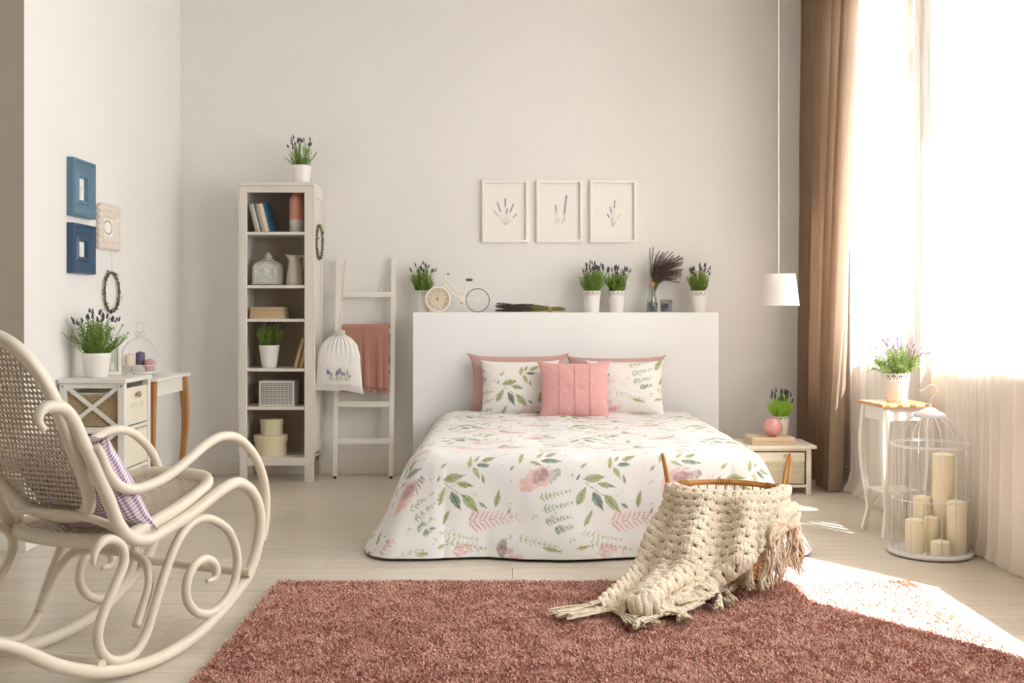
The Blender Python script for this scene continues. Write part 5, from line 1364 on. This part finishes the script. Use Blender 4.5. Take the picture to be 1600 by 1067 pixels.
MB().tube(spline([(-RC - .002, -.01, .262), (-RC - .012, -.014, .27), (-RC - .006, -.012, .285)], 5), .0022, 6).build('latch', CGM, cg)
IV = wax('ivory_wax', (.93, .86, .68)); GC = 'ivory pillar candles in the birdcage'
def cd(px, py_base, r, h, lb):
    Y = 1650. * (1.14 - .016) / (py_base - 485) + r; candle(lb, ((px - 800) * Y / 1650., Y, .016), r, h, IV, GC)
cd(1474, 858, .050, .441, 'tallest ivory candle, at the back of the birdcage')
cd(1495, 868, .045, .240, 'second tallest ivory candle, at the right of the birdcage')
cd(1441, 855, .042, .233, 'ivory candle at the back left in the birdcage, behind the shorter ones')
cd(1429, 865, .042, .150, 'ivory candle at the front left in the birdcage')
cd(1455, 862, .031, .155, 'slender ivory candle in the middle of the birdcage')
cd(1469, 872, .042, .068, 'shortest ivory candle, at the front of the birdcage')

# ------------------------------------------------------------------ rattan basket
RAT = mat('rattan', (.52, .27, .085), .5, .4, var=.3, vscale=25, bump=.2, bscale=80); RATP = mat('rattan_pale', (.66, .44, .20), .55, .35, var=.2, vscale=30)
KX, KY, KZ = .900, 4.425, .042
bs = thing('rattan_basket', 'round rattan basket with two tall loop handles at the foot of the bed', 'basket', (KX, KY, KZ))
RB, RT, KH = .175, .232, .335
rad_ = lambda z: RB + (RT - RB) * (z / KH) ** .8
for k in range(15):
    z_ = .012 + k * .0205
    MB().tube([(rad_(z_) * math.cos(a) * (1 + .012 * math.sin(a * 18 + PI * (k % 2))), rad_(z_) * math.sin(a) * (1 + .012 * math.sin(a * 18 + PI * (k % 2))), z_) for a in np.linspace(0, 2 * PI, 144, endpoint=False)], .0042, 6, closed=True).build('weaver', RATP, bs, True)
for k in range(36):
    a = 2 * PI * k / 36
    MB().tube([(rad_(z_) * math.cos(a), rad_(z_) * math.sin(a), z_) for z_ in (0, .11, .22, KH)], .0036, 6).build('stake', RAT, bs, True)
rm_ = MB()
for (dr, dz) in ((0, 0), (.007, .007), (-.006, .008), (0, .015)):
    rm_.tube([((RT + dr) * math.cos(a), (RT + dr) * math.sin(a), KH + dz) for a in np.linspace(0, 2 * PI, 80, endpoint=False)], .0052, 8, closed=True)
rm_.build('rim', RAT, bs, True)
wr_ = MB()
for k in range(120):
    a = 2 * PI * k / 120
    if (k // 6) % 3 != 1: continue
    c_ = np.array([RT * math.cos(a), RT * math.sin(a), KH + .007]); e_ = np.array([math.cos(a), math.sin(a), 0])
    wr_.tube([tuple(c_ + e_ * .014 * math.cos(b_) + np.array([0, 0, .015 * math.sin(b_)])) for b_ in np.linspace(0, 2 * PI, 12, endpoint=False)], .0028, 5, closed=True)
wr_.build('rim_binding', RAT, bs, True)
MB().lathe([(0, .004), (RB, .004), (RB, .010), (0, .010)], 36).build('bottom', RATP, bs)
for s_ in (-1, 1):
    hp = spline([(s_ * (RT + .004), -.030, KH - .11), (s_ * (RT + .010), -.032, KH), (s_ * (RT + .022), -.028, KH + .09), (s_ * (RT + .034), -.012, KH + .150), (s_ * (RT + .036), .008, KH + .158),
                 (s_ * (RT + .030), .026, KH + .13), (s_ * (RT + .016), .034, KH + .05), (s_ * (RT + .006), .034, KH - .02), (s_ * (RT - .004), .034, KH - .10)], 6)
    MB().tube(hp, .0066, 8).build('handle', RAT, bs, True)
    bd2 = MB()
    for yv in (-.031, .034):
        for k in range(4): bd2.tube([(s_ * (RT + .004) + .013 * math.cos(b_), yv + .010 * math.sin(b_), KH - .018 + .008 * k) for b_ in np.linspace(0, 2 * PI, 10, endpoint=False)], .0026, 5, closed=True)
    bd2.build('handle_binding', RAT, bs, True)

# ------------------------------------------------------------------ crocheted throw over the basket
CRO = mat('cream_wool_yarn', (.84, .73, .56), .95, .1, var=.10, vscale=40, bump=.6, bscale=260, sheen=.2)
def crochet():
    # control net: rows along the hem direction, columns from inside the basket over the rim down to the rug
    t = thing('crocheted_throw', 'cream crocheted wool throw with long fringe draped over the basket and onto the rug', 'throw', (KX, KY - .25, .03))
    rim = lambda a, dz=0., dr=.018: (KX + (RT + dr) * math.cos(a), KY + (RT + dr) * math.sin(a), KZ + KH + .032 + dz)
    D = math.radians
    cols = []
    # each column: inside point, rim-top, outside points ..., end
    def col(a_deg, ins, pts):
        a = D(a_deg); i = (KX + .10 * math.cos(a), KY + .10 * math.sin(a), KZ + KH - ins)
        i2 = (KX + (RT - .045) * math.cos(a), KY + (RT - .045) * math.sin(a), KZ + KH + .012)
        return [i, i2, rim(a)] + pts
    def G(px, py, z=.045):
        Y = 1650. * (1.14 - z) / (py - 485.); return ((px - 800.) * Y / 1650., Y, z)
    C0 = [
        col(186, .10, [(.640, 4.36, .33), (.575, 4.28, .22), (.500, 4.18, .12), G(958, 925, .075), G(935, 945, .050)]),
        col(206, .08, [(.660, 4.25, .33), (.600, 4.15, .22), (.530, 4.06, .13), G(972, 940, .075), G(958, 956, .048)]),
        col(226, .08, [(.700, 4.19, .34), (.655, 4.09, .23), (.610, 4.02, .14), G(1006, 940, .095), G(1002, 958, .048)]),
        col(244, .08, [(.765, 4.15, .34), (.735, 4.06, .24), (.700, 3.99, .15), G(1042, 936, .085), G(1046, 955, .048)]),
        col(258, .08, [(.830, 4.17, .33), (.795, 4.11, .24), (.770, 4.05, .15), G(1078, 930, .075), G(1082, 950, .048)]),
        col(268, .08, [(.880, 4.135, .33), (.860, 4.09, .25), (.845, 4.04, .17), G(1112, 905, .110), G(1110, 934, .060)]),
        col(278, .08, [(.925, 4.12, .33), (.925, 4.065, .25), (.930, 4.02, .17), G(1140, 893, .10), G(1150, 918, .058)]),
        col(290, .08, [(.985, 4.150, .35), (.990, 4.12, .31), (.995, 4.10, .275), (1.00, 4.09, .250), (1.00, 4.09, .225)]),
        col(306, .08, [(1.050, 4.190, .36), (1.055, 4.165, .33), (1.06, 4.15, .30), (1.065, 4.14, .285), (1.065, 4.14, .262)]),
        col(326, .09, [(1.110, 4.270, .365), (1.118, 4.250, .34), (1.122, 4.24, .315), (1.125, 4.235, .305), (1.127, 4.235, .285)]),
        col(346, .10, [(1.140, 4.360, .365), (1.148, 4.355, .34), (1.152, 4.35, .32), (1.155, 4.35, .305), (1.156, 4.35, .290)]),
    ]
    NET = np.array(C0)                                  # (11, 8, 3)
    # smooth upsample in both directions
    rows = np.array([spline(c, 26) for c in NET])       # (11, nv, 3)
    nvv = rows.shape[1]; full = np.array([spline(rows[:, j], 36) for j in range(nvv)])   # (nv, nu, 3)
    full = full.transpose(1, 0, 2)                      # (nu, nv, 3)
    nu_, nv_ = full.shape[:2]
    # arc length coordinates (averaged) so stitches keep their size
    dv_ = np.linalg.norm(np.diff(full, axis=1), axis=2); vv_ = np.concatenate([np.zeros((nu_, 1)), np.cumsum(dv_, 1)], 1)
    du_ = np.linalg.norm(np.diff(full, axis=0), axis=2); uu_ = np.concatenate([np.zeros((1, nv_)), np.cumsum(du_, 0)], 0)
    uu_ = .35 * uu_ + .65 * uu_.mean(1, keepdims=True)
    # resample to a fine grid in index space
    NU, NV = 560, 400
    iu = np.linspace(0, nu_ - 1.001, NU); iv = np.linspace(0, nv_ - 1.001, NV)
    def rs(A):
        a0 = iu.astype(int); fa = (iu - a0); b0 = iv.astype(int); fb = iv - b0
        if A.ndim == 3: fa_, fb_ = fa[:, None, None], fb[None, :, None]
        else: fa_, fb_ = fa[:, None], fb[None, :]
        return (A[a0][:, b0] * (1 - fa_) + A[a0 + 1][:, b0] * fa_) * (1 - fb_) + (A[a0][:, b0 + 1] * (1 - fa_) + A[a0 + 1][:, b0 + 1] * fa_) * fb_
    P = rs(full); U = rs(uu_); Vv = rs(vv_)
    # rippled drape
    Tu = np.gradient(P, axis=0); Tv = np.gradient(P, axis=1); Nn = np.cross(Tu, Tv); Nn /= np.linalg.norm(Nn, axis=2)[..., None] + 1e-9
    out = P - np.array([KX, KY, .2]); sg = np.sign((Nn * out).sum(2).mean()); Nn *= sg
    kk = np.clip((Vv - .18) / .25, 0, 1)
    P = P + Nn * (kk * (.016 * fnoise(U * 9, Vv * 3.0, 2) + .026 * np.sin(2 * PI * U / .23 + 1.2 + 1.5 * Vv) + .010 * np.sin(2 * PI * U / .11)))[..., None]
    pu, pv = .046, .036
    rowi = np.floor(Vv / pv); fu = (U / pu + .5 * (rowi % 2)) % 1 - .5; fv = (Vv / pv) % 1 - .5
    r_ = np.hypot(fu * 1.0, fv * 1.1)
    # puffs between holes: cluster stitches fan out above each hole
    th_ = np.arctan2(fv + .12, fu); ridge = .55 - 1.6 * np.exp(-(r_ / .22) ** 2) + .38 * np.abs(np.sin(3.5 * th_)) * np.clip((r_ - .14) / .14, 0, 1) + .18 * np.cos(2 * PI * fv + PI) + .2 * np.cos(2 * PI * 4 * fu)
    ridge = ridge + .25 * fnoise(U * 260, Vv * 260, 2)
    P = P + Nn * (.0075 * ridge)[..., None]
    P[..., 2] = np.maximum(P[..., 2], .040 + 0 * P[..., 2])
    F = grid_faces(NU, NV); sgv = -1.
    hole = (np.abs(fu) < .15 - .45 * fv * sgv) & (np.abs(fv) < .23)
    hf = hole.ravel()[F].sum(1) >= 3; F = F[~hf]
    o = fast_mesh('crochet_cloth', (P - np.array([KX, KY - .25, .03])).reshape(-1, 3), F, CRO, t, True)
    s_ = o.modifiers.new('thick', 'SOLIDIFY'); s_.thickness = .006; s_.offset = -1
    # fringe tassels tied along the lower edge
    rg = np.random.RandomState(77); n = 34; orig = np.array([KX, KY - .25, .03])
    for k in range(n):
        i = int((k + .5) / n * (NU - 1)); p0 = P[i, -1].copy(); dirv = P[i, -1] - P[i, -12]; dirv /= np.linalg.norm(dirv) + 1e-9
        lay = p0[2] < .10
        Lt = rg.uniform(.13, .17)
        if k < 3: Lt = .20
        if lay:
            ang = {0: (-.93, -.36), 1: (-.90, -.44), 2: (-.85, -.5)}.get(k, (rg.uniform(-.9, .3), rg.uniform(-.75, -.25)))
            d = np.array([ang[0], ang[1], 0.]); d /= np.linalg.norm(d)
            pts = [p0, p0 + d * Lt * .30 + [0, 0, -.004], p0 + d * Lt * .65, p0 + d * Lt]
            pts = [np.array([q[0], q[1], max(q[2] - .02 * (j / 3), .050)]) for j, q in enumerate(pts)]
        else:
            Lt = rg.uniform(.15, .19); lo = max(.06, p0[2] - Lt)
            o_ = p0 - np.array([KX, KY, p0[2]]); o_ /= np.linalg.norm(o_)
            pts = [p0, p0 + [rg.normal(0, .006), 0, -(p0[2] - lo) * .35], p0 + [rg.normal(0, .01), rg.normal(0, .006), -(p0[2] - lo) * .7], np.array([p0[0] + rg.normal(0, .014), p0[1] + rg.normal(0, .01), lo])]
        c = spline(pts, 7); m = MB(); nk = 5
        T = np.gradient(c, axis=0); T /= np.linalg.norm(T, axis=1)[:, None]; S_ = np.cross(T, [.1, .3, 1.] if not lay else [0, 0, 1.]); S_ /= np.linalg.norm(S_, axis=1)[:, None] + 1e-9; B2 = np.cross(T, S_)
        tt = np.linspace(0, 1, len(c)); env = np.interp(tt, [0, .12, .22, .32, .6, 1], [.008, .010, .0075, .010, .015, .017])
        for j in range(16):
            a = rg.rand() * 2 * PI; q = rg.rand() ** .5
            wob = .0025 * np.sin(tt * 22 + rg.rand() * 6)
            off = S_ * (math.cos(a) * q * env + wob)[:, None] + B2 * (math.sin(a) * q * env * (.6 if lay else 1.))[:, None]
            cc = (c + off)[:len(c) - rg.randint(0, 4)]; cc[:, 2] = np.maximum(cc[:, 2], .040); m.tube(cc[::1] - orig, .0026, 5, cap=False)
        kn = c[4] - orig; m.ball(tuple(kn), .0115, 8)
        m.build('tassel', CRO, t, True, fixn=False)
crochet()
